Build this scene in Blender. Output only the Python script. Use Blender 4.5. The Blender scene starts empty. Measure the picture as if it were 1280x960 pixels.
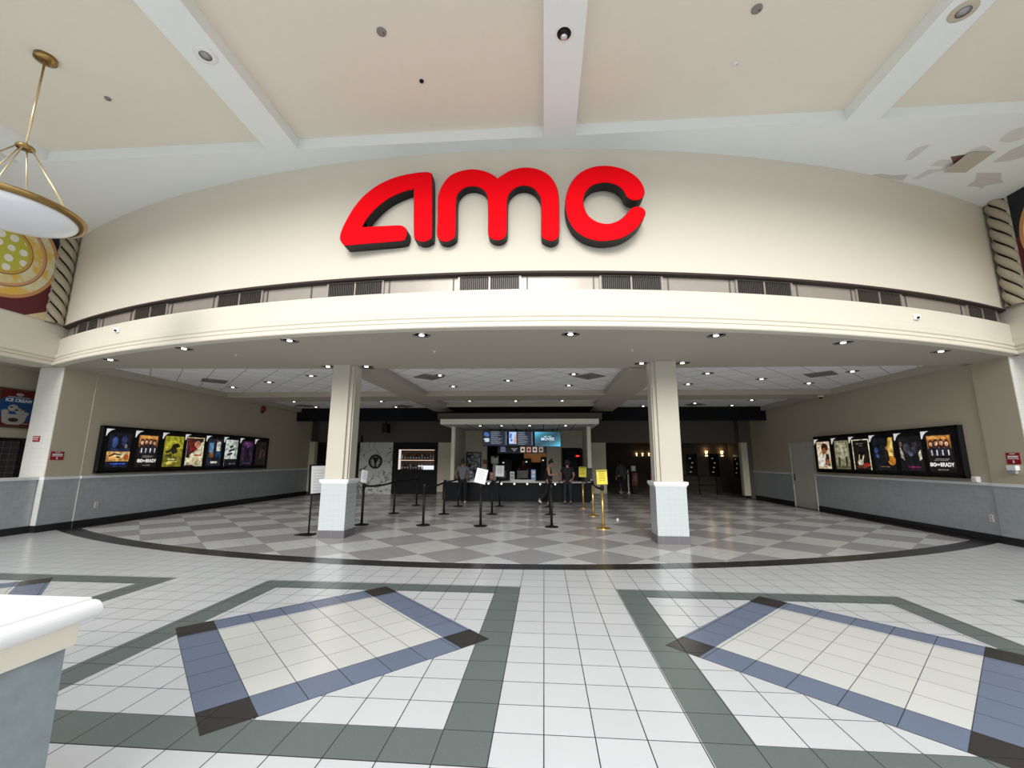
import bpy, bmesh, math, random
from mathutils import Vector, Matrix
random.seed(7)
PI = math.pi
scene = bpy.context.scene
col = scene.collection

# ------------------------------------------------------------------ camera
F, PX, PY, VX, VY, ROLL, CAMH = 535.0, 640.0, 480.0, 680.0, 575.0, 0.0045, 1.6
_d = Vector(((VX-PX)/F, -(VY-PY)/F, -1.0)).normalized()
_s, _c = math.sin(ROLL), math.cos(ROLL)
_up = Vector((_s, _c, -(_s*_d.x+_c*_d.y)/_d.z)).normalized()
_x = _d.cross(_up)
ROT = Matrix((_x, _d, _up))            # camera axes -> world axes
cd = bpy.data.cameras.new('camera')
cam = bpy.data.objects.new('camera', cd); col.objects.link(cam)
cd.sensor_width = 36.0; cd.lens = F/1280.0*36.0; cd.clip_start = 0.05; cd.clip_end = 200
cam.matrix_world = Matrix.Translation((0, 0, CAMH)) @ ROT.to_4x4()
scene.camera = cam

def ray(u, v): return ROT @ Vector(((u-PX)/F, -(v-PY)/F, -1.0))
def onz(u, v, z=0.0):
    r = ray(u, v); return r*((z-CAMH)/r.z)+Vector((0, 0, CAMH))
def ony(u, v, y):
    r = ray(u, v); return r*(y/r.y)+Vector((0, 0, CAMH))
def onx(u, v, x):
    r = ray(u, v); return r*(x/r.x)+Vector((0, 0, CAMH))

# ------------------------------------------------------------------ render look
vs = scene.view_settings
vs.view_transform = 'Standard'; vs.look = 'None'; vs.gamma = 1.0; vs.use_curve_mapping = False
vs.exposure = 0.5
w = bpy.data.worlds.new('daylight'); scene.world = w; w.use_nodes = True
bg = w.node_tree.nodes['Background']
_g = w.node_tree.nodes.new('ShaderNodeTexCoord'); _sp = w.node_tree.nodes.new('ShaderNodeSeparateXYZ'); _rp = w.node_tree.nodes.new('ShaderNodeValToRGB')
w.node_tree.links.new(_g.outputs['Generated'], _sp.inputs[0]); w.node_tree.links.new(_sp.outputs['Z'], _rp.inputs[0]); w.node_tree.links.new(_rp.outputs[0], bg.inputs[0])
_rp.color_ramp.elements[0].position = 0.0; _rp.color_ramp.elements[0].color = (0.36, 0.37, 0.38, 1)
_rp.color_ramp.elements[1].position = 0.45; _rp.color_ramp.elements[1].color = (0.95, 0.98, 1.0, 1)
bg.inputs[1].default_value = 1.38
_sl = bpy.data.lights.new('soft_sun', 'SUN'); _sl.energy = 1.9; _sl.angle = math.radians(24); _sl.color = (1.0, 0.975, 0.93)
_so = bpy.data.objects.new('soft_sun', _sl); col.objects.link(_so)
_so.rotation_euler = Vector((0.03, math.cos(math.radians(19.5)), -math.sin(math.radians(19.5)))).to_track_quat('-Z', 'Y').to_euler()

# ------------------------------------------------------------------ materials
def lin(h):
    h = h.lstrip('#'); o = []
    for i in (0, 2, 4):
        c = int(h[i:i+2], 16)/255.0
        o.append(c/12.92 if c <= 0.04045 else ((c+0.055)/1.055)**2.4)
    return (o[0], o[1], o[2], 1.0)
def C(c): return lin(c) if isinstance(c, str) else (c[0], c[1], c[2], 1.0)
class NT:
    def __init__(s, name):
        s.m = bpy.data.materials.new(name); s.m.use_nodes = True
        s.t = s.m.node_tree; s.b = s.t.nodes['Principled BSDF']
    def n(s, ty, **kw):
        nd = s.t.nodes.new(ty)
        for k, v in kw.items(): setattr(nd, k, v)
        return nd
    def l(s, a, b): s.t.links.new(a, b)
    def math(s, op, a, b=None, c=None):
        nd = s.n('ShaderNodeMath', operation=op)
        for i, v in enumerate((a, b, c)):
            if v is None: continue
            if isinstance(v, (int, float)): nd.inputs[i].default_value = v
            else: s.l(v, nd.inputs[i])
        return nd.outputs[0]
    def mix(s, f, a, b):
        nd = s.n('ShaderNodeMix', data_type='RGBA')
        for i, v in ((0, f), (6, a), (7, b)):
            if isinstance(v, (int, float)): nd.inputs[i].default_value = v
            elif isinstance(v, tuple): nd.inputs[i].default_value = v
            else: s.l(v, nd.inputs[i])
        return nd.outputs[2]
MATS = {}
def plain(name, c, rough=0.6, metal=0.0, spec=0.5, noise=0.06, nscale=6.0, bump=0.0, bscale=80.0):
    if name in MATS: return MATS[name]
    k = NT(name); b = k.b
    b.inputs['Roughness'].default_value = rough; b.inputs['Metallic'].default_value = metal
    b.inputs['Specular IOR Level'].default_value = spec
    tc = k.n('ShaderNodeTexCoord'); nz = k.n('ShaderNodeTexNoise')
    nz.inputs['Scale'].default_value = nscale; nz.inputs['Detail'].default_value = 4
    k.l(tc.outputs['Object'], nz.inputs['Vector'])
    c = C(c); d = tuple(x*(1-noise*1.6) for x in c[:3])+(1,)
    k.l(k.mix(nz.outputs['Fac'], c, d), b.inputs['Base Color'])
    if bump:
        n2 = k.n('ShaderNodeTexNoise'); n2.inputs['Scale'].default_value = bscale
        k.l(tc.outputs['Object'], n2.inputs['Vector'])
        bp = k.n('ShaderNodeBump'); bp.inputs['Strength'].default_value = bump; bp.inputs['Distance'].default_value = 0.01
        k.l(n2.outputs['Fac'], bp.inputs['Height']); k.l(bp.outputs[0], b.inputs['Normal'])
    MATS[name] = k.m; return k.m
def glow(name, c, strength=1.0, base=None):
    if name in MATS: return MATS[name]
    k = NT(name); b = k.b
    b.inputs['Base Color'].default_value = C(base or c); b.inputs['Roughness'].default_value = 0.3
    b.inputs['Emission Color'].default_value = C(c); b.inputs['Emission Strength'].default_value = strength
    MATS[name] = k.m; return k.m
def tile(name, c, size, axes='XY', origin=(0, 0), rot=0.0, grout='303030', gw=0.006, rough=0.28, c2=None, cells=3, var=0.06, speck=0.0, spec=0.5, bump=0.25):
    k = NT(name); b = k.b
    b.inputs['Specular IOR Level'].default_value = spec
    tc = k.n('ShaderNodeTexCoord'); sp = k.n('ShaderNodeSeparateXYZ'); k.l(tc.outputs['Object'], sp.inputs[0])
    sx, sy = (size, size) if isinstance(size, (int, float)) else size
    a = k.math('SUBTRACT', sp.outputs[axes[0]], origin[0]); d = k.math('SUBTRACT', sp.outputs[axes[1]], origin[1])
    cr, sr = math.cos(rot), math.sin(rot)
    u = k.math('ADD', k.math('MULTIPLY', a, cr), k.math('MULTIPLY', d, sr))
    v = k.math('SUBTRACT', k.math('MULTIPLY', d, cr), k.math('MULTIPLY', a, sr))
    us, vv = k.math('DIVIDE', u, sx), k.math('DIVIDE', v, sy)
    def edge(q, s):
        f = k.math('FRACT', k.math('ADD', q, 1000.0))
        return k.math('GREATER_THAN', k.math('ABSOLUTE', k.math('SUBTRACT', f, 0.5)), 0.5-gw/(2*s))
    m = k.math('MAXIMUM', edge(us, sx), edge(vv, sy))
    fu, fv = k.math('FLOOR', us), k.math('FLOOR', vv)
    cb = k.n('ShaderNodeCombineXYZ'); k.l(fu, cb.inputs[0]); k.l(fv, cb.inputs[1])
    wn = k.n('ShaderNodeTexWhiteNoise', noise_dimensions='2D'); k.l(cb.outputs[0], wn.inputs['Vector'])
    c1 = C(c)
    if c2:
        par = k.math('FLOORED_MODULO', k.math('ADD', k.math('FLOOR', k.math('DIVIDE', us, cells)), k.math('FLOOR', k.math('DIVIDE', vv, cells))), 2.0)
        basec = k.mix(k.math('GREATER_THAN', par, 0.5), c1, C(c2))
    else:
        rg = k.n('ShaderNodeRGB'); rg.outputs[0].default_value = c1; basec = rg.outputs[0]
    nz = k.n('ShaderNodeTexNoise'); nz.inputs['Scale'].default_value = 60 if speck else 3; nz.inputs['Detail'].default_value = 3
    k.l(tc.outputs['Object'], nz.inputs['Vector'])
    br = k.math('ADD', 1.0-var/2-speck/2, k.math('ADD', k.math('MULTIPLY', wn.outputs['Value'], var), k.math('MULTIPLY', nz.outputs['Fac'], speck if speck else 0.04)))
    hv = k.n('ShaderNodeHueSaturation'); k.l(basec, hv.inputs['Color']); k.l(br, hv.inputs['Value'])
    k.l(k.mix(m, hv.outputs[0], C(grout)), b.inputs['Base Color'])
    k.l(k.math('ADD', rough, k.math('MULTIPLY', m, 0.4)), b.inputs['Roughness'])
    if bump:
        bp = k.n('ShaderNodeBump'); bp.inputs['Strength'].default_value = bump; bp.inputs['Distance'].default_value = 0.003
        k.l(k.math('SUBTRACT', 1.0, m), bp.inputs['Height']); k.l(bp.outputs[0], b.inputs['Normal'])
    return k.m

TO = (-0.315, 2.86)
TS = 0.3005
m_white = tile('white_floor_tile', (0.60, 0.612, 0.625), TS, origin=TO, grout='2a2a2c', gw=0.007, rough=0.22, var=0.05)
m_green = tile('green_floor_tile', (0.135, 0.16, 0.157), TS, origin=TO, grout='26282a', gw=0.006, rough=0.3, speck=0.25)
m_border = tile('black_floor_tile', (0.033, 0.029, 0.030), TS, origin=TO, grout='161616', gw=0.008, rough=0.25, speck=0.2)
m_checker = tile('checker_floor_tile', (0.66, 0.66, 0.65), TS, origin=(0.39, 8.86), rot=PI/4, c2=(0.40, 0.385, 0.39), cells=3, grout='6a6a6c', gw=0.006, rough=0.2, var=0.05)
m_wallpaint = plain('warm_beige_paint', (0.66, 0.615, 0.52), 0.75, noise=0.02)
m_cream = plain('cream_paint', (0.70, 0.66, 0.56), 0.6, noise=0.02)
m_taupe = plain('taupe_wall_paint', (0.48, 0.435, 0.325), 0.8, noise=0.03)
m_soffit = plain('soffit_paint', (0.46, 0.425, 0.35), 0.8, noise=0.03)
m_cofpanel = plain('tan_coffer_paint', (0.80, 0.75, 0.64), 0.85, noise=0.03)
m_ceilwhite = plain('white_ceiling_paint', (0.83, 0.86, 0.85), 0.8, noise=0.02)
m_wains = tile('grey_wall_tile', (0.37, 0.40, 0.415), 0.1, axes='YZ', grout='b2baba', gw=0.0045, rough=0.3, var=0.12)
m_wains_x = tile('grey_wall_tile_front', (0.37, 0.40, 0.415), 0.1, axes='XZ', grout='b2baba', gw=0.0045, rough=0.3, var=0.12)
m_coltile_x = tile('pale_column_tile_front', (0.46, 0.50, 0.51), 0.1, axes='XZ', grout='bcc4c4', gw=0.004, rough=0.2, var=0.02)
m_coltile_y = tile('pale_column_tile_side', (0.46, 0.50, 0.51), 0.1, axes='YZ', grout='7d8684', gw=0.005, rough=0.2, var=0.03)
m_baset = tile('dark_base_tile', (0.022, 0.02, 0.022), 0.3, axes='YZ', grout='1c1c1c', gw=0.005, rough=0.3, spec=.3)
m_baset_x = tile('dark_column_base_tile', (0.12, 0.11, 0.12), 0.29, axes='XZ', grout='8a8a8a', gw=0.005, origin=(-4.66, 0), rough=0.3)
m_rail = plain('white_rail_paint', (0.78, 0.80, 0.82), 0.4, noise=0.01)
m_acoustic = tile('acoustic_ceiling_tile', (0.87, 0.875, 0.88), 0.61, rot=PI/4, origin=(0, 0), grout='75736f', gw=0.014, rough=0.9, var=0.07, speck=0.05, bump=0)
m_black = plain('matte_black', (0.007, 0.007, 0.008), 0.5, spec=0.25, noise=0.1)
m_blackg = plain('gloss_black', (0.006, 0.006, 0.007), 0.25, spec=0.3, noise=0.1)
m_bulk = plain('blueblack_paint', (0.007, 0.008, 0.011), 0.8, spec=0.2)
m_red = plain('red_sign_acrylic', (0.86, 0.002, 0.008), 0.6, spec=0.04, noise=0.02)
m_grille = plain('dark_grille_metal', (0.10, 0.088, 0.075), 0.45, 0.3, noise=0.15)
m_duct = plain('taupe_duct_metal', (0.38, 0.34, 0.30), 0.35, 0.25, noise=0.08)
m_brass = plain('aged_brass', (0.42, 0.27, 0.10), 0.25, 1.0, noise=0.2)
m_gold = plain('polished_gold_metal', (0.72, 0.48, 0.16), 0.28, 0.85, noise=0.1)
m_chrome = plain('chrome', (0.75, 0.75, 0.76), 0.15, 1.0, noise=0.02)
m_opal = plain('opal_glass', (0.86, 0.88, 0.92), 0.25, noise=0.02)
m_paper = plain('white_paper', (0.82, 0.83, 0.85), 0.6, noise=0.01)
m_yellow = plain('yellow_paper', (0.80, 0.66, 0.05), 0.6, noise=0.02)
m_ink = plain('grey_ink', (0.40, 0.41, 0.45), 0.7)
m_inkd = plain('dark_ink', (0.07, 0.06, 0.03), 0.7)
m_redsign = plain('dark_red_sign', (0.33, 0.008, 0.018), 0.4)
m_white = m_white
m_plainwhite = plain('white_plastic', (0.80, 0.80, 0.80), 0.4, noise=0.01)
m_glow_lamp = glow('downlight_lamp', (1.0, 0.96, 0.88), 4.0)
m_skin = plain('skin', (0.52, 0.28, 0.20), 0.5)
m_skin_d = plain('darker_skin', (0.30, 0.16, 0.11), 0.5)
m_hair = plain('dark_hair', (0.015, 0.011, 0.01), 0.5)

# ------------------------------------------------------------------ mesh builder
class MB:
    def __init__(s): s.bm = bmesh.new(); s.mi = 0
    def slot(s, i): s.mi = i; return s
    def face(s, pts):
        vsx = [s.bm.verts.new(p) for p in pts]
        f = s.bm.faces.new(vsx); f.material_index = s.mi; return f
    def _hull(s, bot, top):
        n = len(bot)
        a = [s.bm.verts.new(p) for p in bot]; b = [s.bm.verts.new(p) for p in top]
        fs = [s.bm.faces.new(a[::-1]), s.bm.faces.new(b)]
        for i in range(n):
            j = (i+1) % n; fs.append(s.bm.faces.new((a[i], a[j], b[j], b[i])))
        for f in fs: f.material_index = s.mi
        return fs
    def box(s, x0, x1, y0, y1, z0, z1):
        return s._hull([(x0, y0, z0), (x1, y0, z0), (x1, y1, z0), (x0, y1, z0)], [(x0, y0, z1), (x1, y0, z1), (x1, y1, z1), (x0, y1, z1)])
    def prism(s, poly, z0, z1):            # poly in XY
        return s._hull([(p[0], p[1], z0) for p in poly], [(p[0], p[1], z1) for p in poly])
    def prism_y(s, poly, y0, y1):          # poly in XZ, front at y0
        return s._hull([(p[0], y0, p[1]) for p in poly], [(p[0], y1, p[1]) for p in poly])
    def slab(s, O, U, V, N, poly, d0, d1): # poly in a panel's own plane, thickness along N
        f = lambda p, d: Vector(O)+Vector(U)*p[0]+Vector(V)*p[1]+Vector(N)*d
        return s._hull([f(p, d0) for p in poly], [f(p, d1) for p in poly])
    def tube(s, pts, r, n=10, caps=True):
        pts = [Vector(p) for p in pts]; rr = r if isinstance(r, (list, tuple)) else [r]*len(pts)
        rings = []
        for i, p in enumerate(pts):
            t = (pts[min(i+1, len(pts)-1)]-pts[max(i-1, 0)]).normalized()
            a = t.orthogonal().normalized() if i == 0 else (a-t*a.dot(t)).normalized()
            b = t.cross(a)
            rings.append([s.bm.verts.new(p+(a*math.cos(2*PI*k/n)+b*math.sin(2*PI*k/n))*rr[i]) for k in range(n)])
        for q, w_ in zip(rings, rings[1:]):
            for k in range(n):
                f = s.bm.faces.new((q[k], q[(k+1) % n], w_[(k+1) % n], w_[k])); f.material_index = s.mi; f.smooth = True
        if caps:
            for q in (rings[0][::-1], rings[-1]):
                f = s.bm.faces.new(q); f.material_index = s.mi
    def lathe(s, prof, c=(0, 0, 0), n=24, axis='Z', smooth=True, caps=True):
        rings = []
        for r, h in prof:
            ring = []
            for k in range(n):
                a = 2*PI*k/n; p = (r*math.cos(a), r*math.sin(a), h)
                if axis == 'Y': p = (p[0], p[2], p[1])
                if axis == 'X': p = (p[2], p[0], p[1])
                ring.append(s.bm.verts.new((p[0]+c[0], p[1]+c[1], p[2]+c[2])))
            rings.append(ring)
        for q, w_ in zip(rings, rings[1:]):
            for k in range(n):
                f = s.bm.faces.new((q[k], q[(k+1) % n], w_[(k+1) % n], w_[k])); f.material_index = s.mi; f.smooth = smooth
        if caps and prof[0][0] > 1e-4: s.bm.faces.new(rings[0][::-1]).material_index = s.mi
        if caps and prof[-1][0] > 1e-4: s.bm.faces.new(rings[-1]).material_index = s.mi
    def ell(s, c, r, n=14, rot=None):
        g = bmesh.ops.create_uvsphere(s.bm, u_segments=n, v_segments=max(8, n//2+2), radius=1.0)
        M = Matrix.Translation(c) @ (rot.to_4x4() if rot else Matrix.Identity(4)) @ Matrix.Diagonal((r[0], r[1], r[2], 1))
        for v in g['verts']:
            v.co = M @ v.co
            for f in v.link_faces: f.smooth = True; f.material_index = s.mi
    def grid(s, rows, smooth=True, close=False):
        vr = [[s.bm.verts.new(p) for p in r] for r in rows]
        for a, b in zip(vr, vr[1:]):
            n = len(a)
            for k in range(n if close else n-1):
                f = s.bm.faces.new((a[k], a[(k+1) % n], b[(k+1) % n], b[k])); f.smooth = smooth; f.material_index = s.mi
    def build(s, name, mats, parent=None, local=False, bevel=0.0, fix=True):
        bmesh.ops.remove_doubles(s.bm, verts=s.bm.verts, dist=1e-6)
        if fix: bmesh.ops.recalc_face_normals(s.bm, faces=s.bm.faces)
        me = bpy.data.meshes.new(name); s.bm.to_mesh(me); s.bm.free()
        for m in (mats if isinstance(mats, (list, tuple)) else [mats]): me.materials.append(m)
        o = bpy.data.objects.new(name, me); col.objects.link(o)
        if parent is not None:
            o.parent = parent
            if parent.type == 'EMPTY' and not local: o.location = -parent.location
        if bevel:
            bv = o.modifiers.new('bevel', 'BEVEL'); bv.width = bevel; bv.segments = 2; bv.limit_method = 'ANGLE'
        return o
def tag(o, label, cat, group=None, kind=None):
    o['label'] = label; o['category'] = cat
    if group: o['group'] = group
    if kind: o['kind'] = kind
    return o
def thing(name, label, cat, loc=(0, 0, 0), rz=0.0, group=None):
    o = bpy.data.objects.new(name, None); col.objects.link(o)
    o.location = loc; o.rotation_euler.z = rz; o.empty_display_size = 0.1
    return tag(o, label, cat, group)
def struct(o): o['kind'] = 'structure'; return o
def copy_tree(o, parent=None):
    c = o.copy(); col.objects.link(c)
    if parent is not None: c.parent = parent
    for ch in list(o.children): copy_tree(ch, c)
    return c
def text(name, body, size, mat, O, U, V, parent=None, extrude=0.001, bold=0.0, width=None):
    cu = bpy.data.curves.new(name, 'FONT'); cu.body = body; cu.size = size; cu.extrude = extrude; cu.offset = bold
    cu.align_x = 'CENTER'; cu.align_y = 'CENTER'; cu.resolution_u = 3
    tmp = bpy.data.objects.new(name, cu); col.objects.link(tmp)
    dg = bpy.context.evaluated_depsgraph_get()
    me = bpy.data.meshes.new_from_object(tmp.evaluated_get(dg)); me.name = name
    bpy.data.objects.remove(tmp); bpy.data.curves.remove(cu)
    U = Vector(U).normalized(); V = Vector(V).normalized(); N = U.cross(V)
    M = Matrix((U, V, N)).transposed().to_4x4(); M.translation = Vector(O)
    k = 1.0
    if width: xs = [v.co.x for v in me.vertices]; k = width/max(max(xs)-min(xs), 1e-4)
    for v in me.vertices: v.co = M @ Vector((v.co.x*k, v.co.y, v.co.z))
    me.materials.clear(); me.materials.append(mat)
    o = bpy.data.objects.new(name, me); col.objects.link(o)
    if parent is not None:
        o.parent = parent
        if parent.type == 'EMPTY': o.location = -parent.location
    return o
def arc(xc, yc, R, x0, x1, n=60):
    a0, a1 = math.asin((x0-xc)/R), math.asin((x1-xc)/R)
    return [(xc+R*math.sin(a0+(a1-a0)*i/n), yc-R*math.cos(a0+(a1-a0)*i/n)) for i in range(n+1)]
def circ(cx, cy, rx, ry=None, n=28, a0=0.0, a1=2*PI):
    ry = ry or rx
    full = abs(a1-a0-2*PI) < 1e-6
    return [(cx+rx*math.cos(a0+(a1-a0)*i/(n if full else n-1)), cy+ry*math.sin(a0+(a1-a0)*i/(n if full else n-1))) for i in range(n)]
def smooth_poly(P, k=4):
    n = len(P); out = []
    for i in range(n):
        p0, p1, p2, p3 = P[i-1], P[i], P[(i+1) % n], P[(i+2) % n]
        for j in range(k):
            t = j/k; q = []
            for a in (0, 1):
                q.append(0.5*((2*p1[a])+(-p0[a]+p2[a])*t+(2*p0[a]-5*p1[a]+4*p2[a]-p3[a])*t*t+(-p0[a]+3*p1[a]-3*p2[a]+p3[a])*t**3))
            out.append(tuple(q))
    return out

# ------------------------------------------------------------------ main dimensions
XL, XR = -10.97, 9.12          # lobby side walls
ML, MR = -11.10, 9.22          # mall side planes (knee wall, fascia, mural)
AX, AY, AR = -1.05, 29.70, 23.25   # arc of the curved front
ZC, ZP = 6.80, 7.0             # underside of ceiling beams, coffer panels
ZS = 3.65                      # soffit over the entrance
YPL = 8.87                     # front of the corner pilasters
FA = arc(AX, AY, AR, ML, MR)
def arc_y(x, R=AR): return AY-math.sqrt(R*R-(x-AX)**2)

# ------------------------------------------------------------------ floor
b = MB(); b.box(-17, 15, -7, 27, -0.12, 0.0)
floor = struct(b.build('floor', m_white))
FO = arc(-1.30, 26.0, 19.31, XL+0.0, XR); FI = arc(-1.29, 25.80, 18.76, XL+0.32, XR-0.32)
b = MB(); b.prism([(XL, 9.1)]+FO+[(XR, 9.3), (XR, 20.2), (XL, 20.2)], 0.0, 0.0015)
b.build('black_border', m_border, floor)
b = MB(); b.prism(FI+[(XR-0.32, 26.5), (XL+0.32, 26.5)], 0.0, 0.003)
b.build('checkered_field', m_checker, floor)
def rect_ring(x0, x1, y0, y1, t):
    return [[(x0, y0), (x1, y0), (x1, y0+t), (x0, y0+t)], [(x0, y1-t), (x1, y1-t), (x1, y1), (x0, y1)],
            [(x0, y0+t), (x0+t, y0+t), (x0+t, y1-t), (x0, y1-t)], [(x1-t, y0+t), (x1, y0+t), (x1, y1-t), (x1-t, y1-t)]]
m_cream45 = {}
for cx in (-6.65, -2.02, 2.56, 7.14):
    cy = 4.19; h = 1.665
    x0, x1 = cx-h, cx+h
    b = MB()
    for p in rect_ring(x0, TO[0] if abs(cx+2.02) < .01 else x1, TO[1]-TS, 5.835, TS): b.prism(p, 0.0, 0.0015)
    b.build('green_border', m_green, floor)
    R2, R1 = 1.51, 1.085
    mm = tile('cream_diamond_tile', (0.63, 0.63, 0.605), TS, origin=(cx, cy-R1), rot=PI/4, grout='55565a', gw=0.006, rough=0.22, var=0.05)
    mb_ = tile('blue_diamond_tile', (0.15, 0.185, 0.265), TS, origin=(cx, cy-R1), rot=PI/4, grout='2b3038', gw=0.006, rough=0.3, speck=0.25)
    dia = lambda r: [(cx, cy-r), (cx+r, cy), (cx, cy+r), (cx-r, cy)]
    b = MB(); b.prism(dia(R2), 0.0, 0.0025); bd = b.build('blue_border', mb_, floor)
    b = MB(); b.prism(dia(R1), 0.0, 0.0035); b.build('diamond_field', mm, floor)
    q = (R2-R1)/2
    b = MB()
    for dx, dy in ((0, -1), (1, 0), (0, 1), (-1, 0)):
        ax, ay = cx+dx*(R1+q), cy+dy*(R1+q)
        b.prism([(ax, ay-q), (ax+q, ay), (ax, ay+q), (ax-q, ay)], 0.0, 0.0035)
    b.build('corner_tiles', m_border, floor)

# ------------------------------------------------------------------ mall ceiling
b = MB(); b.box(-12, 10.5, 3.3, 9.2, ZP, ZP+0.1)
ceiling = struct(b.build('ceiling', m_cofpanel))
b = MB()
for x0, x1 in ((-9.32, -8.82), (-4.68, -4.14), (0.04, 0.55), (4.72, 5.20), (9.15, 10.4)):
    b.box(x0, x1, 3.3, 6.2, ZC, ZP)
b.box(-12, -10.95, 3.3, 6.2, ZC, ZP)
for y0, y1 in ((3.2, 3.45),): b.box(-12, 10.4, y0, y1, ZC+0.001, ZP)
b.build('beam', m_ceilwhite, ceiling)
b = MB(); b.prism([(-11.6, 6.2), (10.0, 6.2), (10.0, 8.9)]+[(x, y+0.1) for x, y in FA[::-1]]+[(-11.6, 8.8)], ZC, ZP)
b.build('front_border', m_ceilwhite, ceiling)
# peeled paint patches on the border at the right corner
m_stain = plain('water_stained_plaster', (0.68, 0.65, 0.62), 0.9, noise=0.12, nscale=9)
m_stain2 = plain('bare_plaster', (0.73, 0.72, 0.68), 0.9, noise=0.1, nscale=9)
def cpatch(px): return [onz(u, v, ZC)[:2] for u, v in px]
b = MB()
for px in ([(1088, 219), (1100, 217), (1120, 219), (1135, 218), (1129, 226), (1110, 223)], [(1208, 233), (1219, 225), (1221, 216), (1252, 216), (1251, 224), (1255, 228), (1232, 232), (1227, 237), (1222, 233)], [(1240, 203), (1262, 188), (1280, 180), (1280, 196), (1262, 201)]):
    b.prism(cpatch(px), ZC-0.002, ZC)
b.build('stain', m_stain, ceiling)
b = MB()
for px in ([(1131, 201), (1136, 192), (1145, 185), (1158, 181), (1164, 180), (1152, 190), (1140, 199)], [(1249, 177), (1252, 171), (1266, 162), (1280, 158), (1280, 173), (1262, 178)], [(1162, 207), (1176, 199), (1188, 200), (1189, 206), (1178, 208)], [(1212, 187), (1230, 182), (1240, 186), (1238, 190), (1222, 191)], [(1140, 224), (1160, 212), (1186, 211), (1165, 216), (1148, 224)]):
    b.prism(cpatch(px), ZC-0.003, ZC)
b.build('peeling_paint', m_stain2, ceiling)
# loose hatch hanging at the right corner
hp = [onz(1180, 215, ZC), onz(1207, 215, ZC), onz(1244, 189, ZC), onz(1214, 190, ZC)]
ht = thing('access_panel', 'loose tan access panel hanging from the stained ceiling corner', 'ceiling panel', (hp[0].x, hp[0].y, ZC))
zz = [ZC-0.10, ZC-0.06, ZC-0.004, ZC-0.015]
hq = []
for (u, v), z in zip(((1180, 215), (1207, 215), (1244, 189), (1212, 190)), zz): hq.append(onz(u, v, z))
b = MB(); b._hull([q-Vector((0, 0, 0.012)) for q in hq], hq); b.build('hatch_board', plain('hatch_board', (0.50, 0.44, 0.36), 0.8), ht)
b = MB(); b.prism([onz(u, v, ZC)[:2] for u, v in ((1188, 196), (1206, 193), (1200, 201), (1192, 205))], ZC-0.006, ZC-0.001)
b.build('torn_edge', plain('torn_brown_board', (0.20, 0.09, 0.07), 0.9), ht)

# ------------------------------------------------------------------ curved upper front
def curved(name, prof, mat, parent=None, R=AR, x0=ML, x1=MR, smooth=True, n=72):
    """prof: list of (offset towards the hall, z); swept along the arc"""
    b = MB(); rows = []
    for off, z in prof:
        pts = arc(AX, AY, R+off, AX+(x0-AX)*(R+off)/R if False else x0, x1, n)
        rows.append([(x, y, z) for x, y in pts])
    b.grid(rows, smooth=False); return b.build(name, mat, parent)
ZB0, ZB1 = 4.28, 4.60
wall_front = struct(curved('wall_front', [(-0.25, ZB1), (0, ZB1), (0, ZC+0.02), (-0.2, ZC+0.02), (-0.2, ZB1)], m_wallpaint))
struct(curved('trim_1', [(-0.12, ZB0-0.1), (-0.12, ZB1+0.05), (-0.2, ZB1+0.05)], m_duct, x0=ML-.4, x1=MR+.4))
struct(curved('shadow_gap_strip', [(-0.13, ZB1-.045), (-0.012, ZB1-.03), (-0.012, ZB1+.01), (-0.13, ZB1+.01)], plain('shadow_gap_brown', (.035, .022, .018), .7)))  # dark strip painting in the shadow line along the top of the duct band
PROF = [(-0.2, 4.28), (0.0, 4.28), (0.0, 3.93), (0.02, 3.91), (0.045, 3.87), (0.045, 3.83), (0.02, 3.81), (0.02, 3.795), (0.05, 3.785), (0.05, 3.75), (0.03, 3.74), (0.03, 3.728), (0.07, 3.72), (0.075, 3.66), (0.06, 3.645), (-0.1, 3.645)]
struct(curved('trim_2', PROF, m_cream))
# straight side fascias with the same moulding
for nm, X, sg in (('trim_3', ML, 1), ('trim_4', MR, -1)):
    b = MB(); rows = []
    for off, z in [(-0.4, 4.6), (0.012, 4.585), (0.012, 4.40), (0.018, 4.39)]+[(o+0.02, z) for o, z in PROF[2:]]+[(-0.55, 3.645)]:
        rows.append([(X+sg*off, 1.0, z), (X+sg*off, arc_y(X)+0.05, z)])
    b.grid(rows, smooth=False); struct(b.build(nm, m_cream))
# pieces of the duct band: seams as narrow strips
b = MB()
for u, v in ((390, 360), (487, 357), (567, 352), (659, 352), (742, 352), (835, 354), (912, 358), (996, 363), (1064, 370), (1132, 378), (335, 366), (268, 374), (216, 382), (165, 391), (130, 399), (95, 407), (1201, 388)):
    r = ray(u, v); s_ = 1.0
    for _ in range(20):
        x, y = r.x*s_, r.y*s_
        yy = arc_y(x, AR-0.12); s_ *= yy/y
    x, y = r.x*s_, r.y*s_
    b.box(x-0.012, x+0.012, y-0.012, y+0.02, ZB0-0.05, ZB1)
b.build('seam', m_grille, bpy.data.objects['trim_1'])

def place_on_arc(u, v, R):
    r = ray(u, v); s_ = 1.0
    for _ in range(30):
        x, y = r.x*s_, r.y*s_
        s_ *= arc_y(x, R)/y
    return Vector((r.x*s_, r.y*s_, CAMH+r.z*s_))
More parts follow.
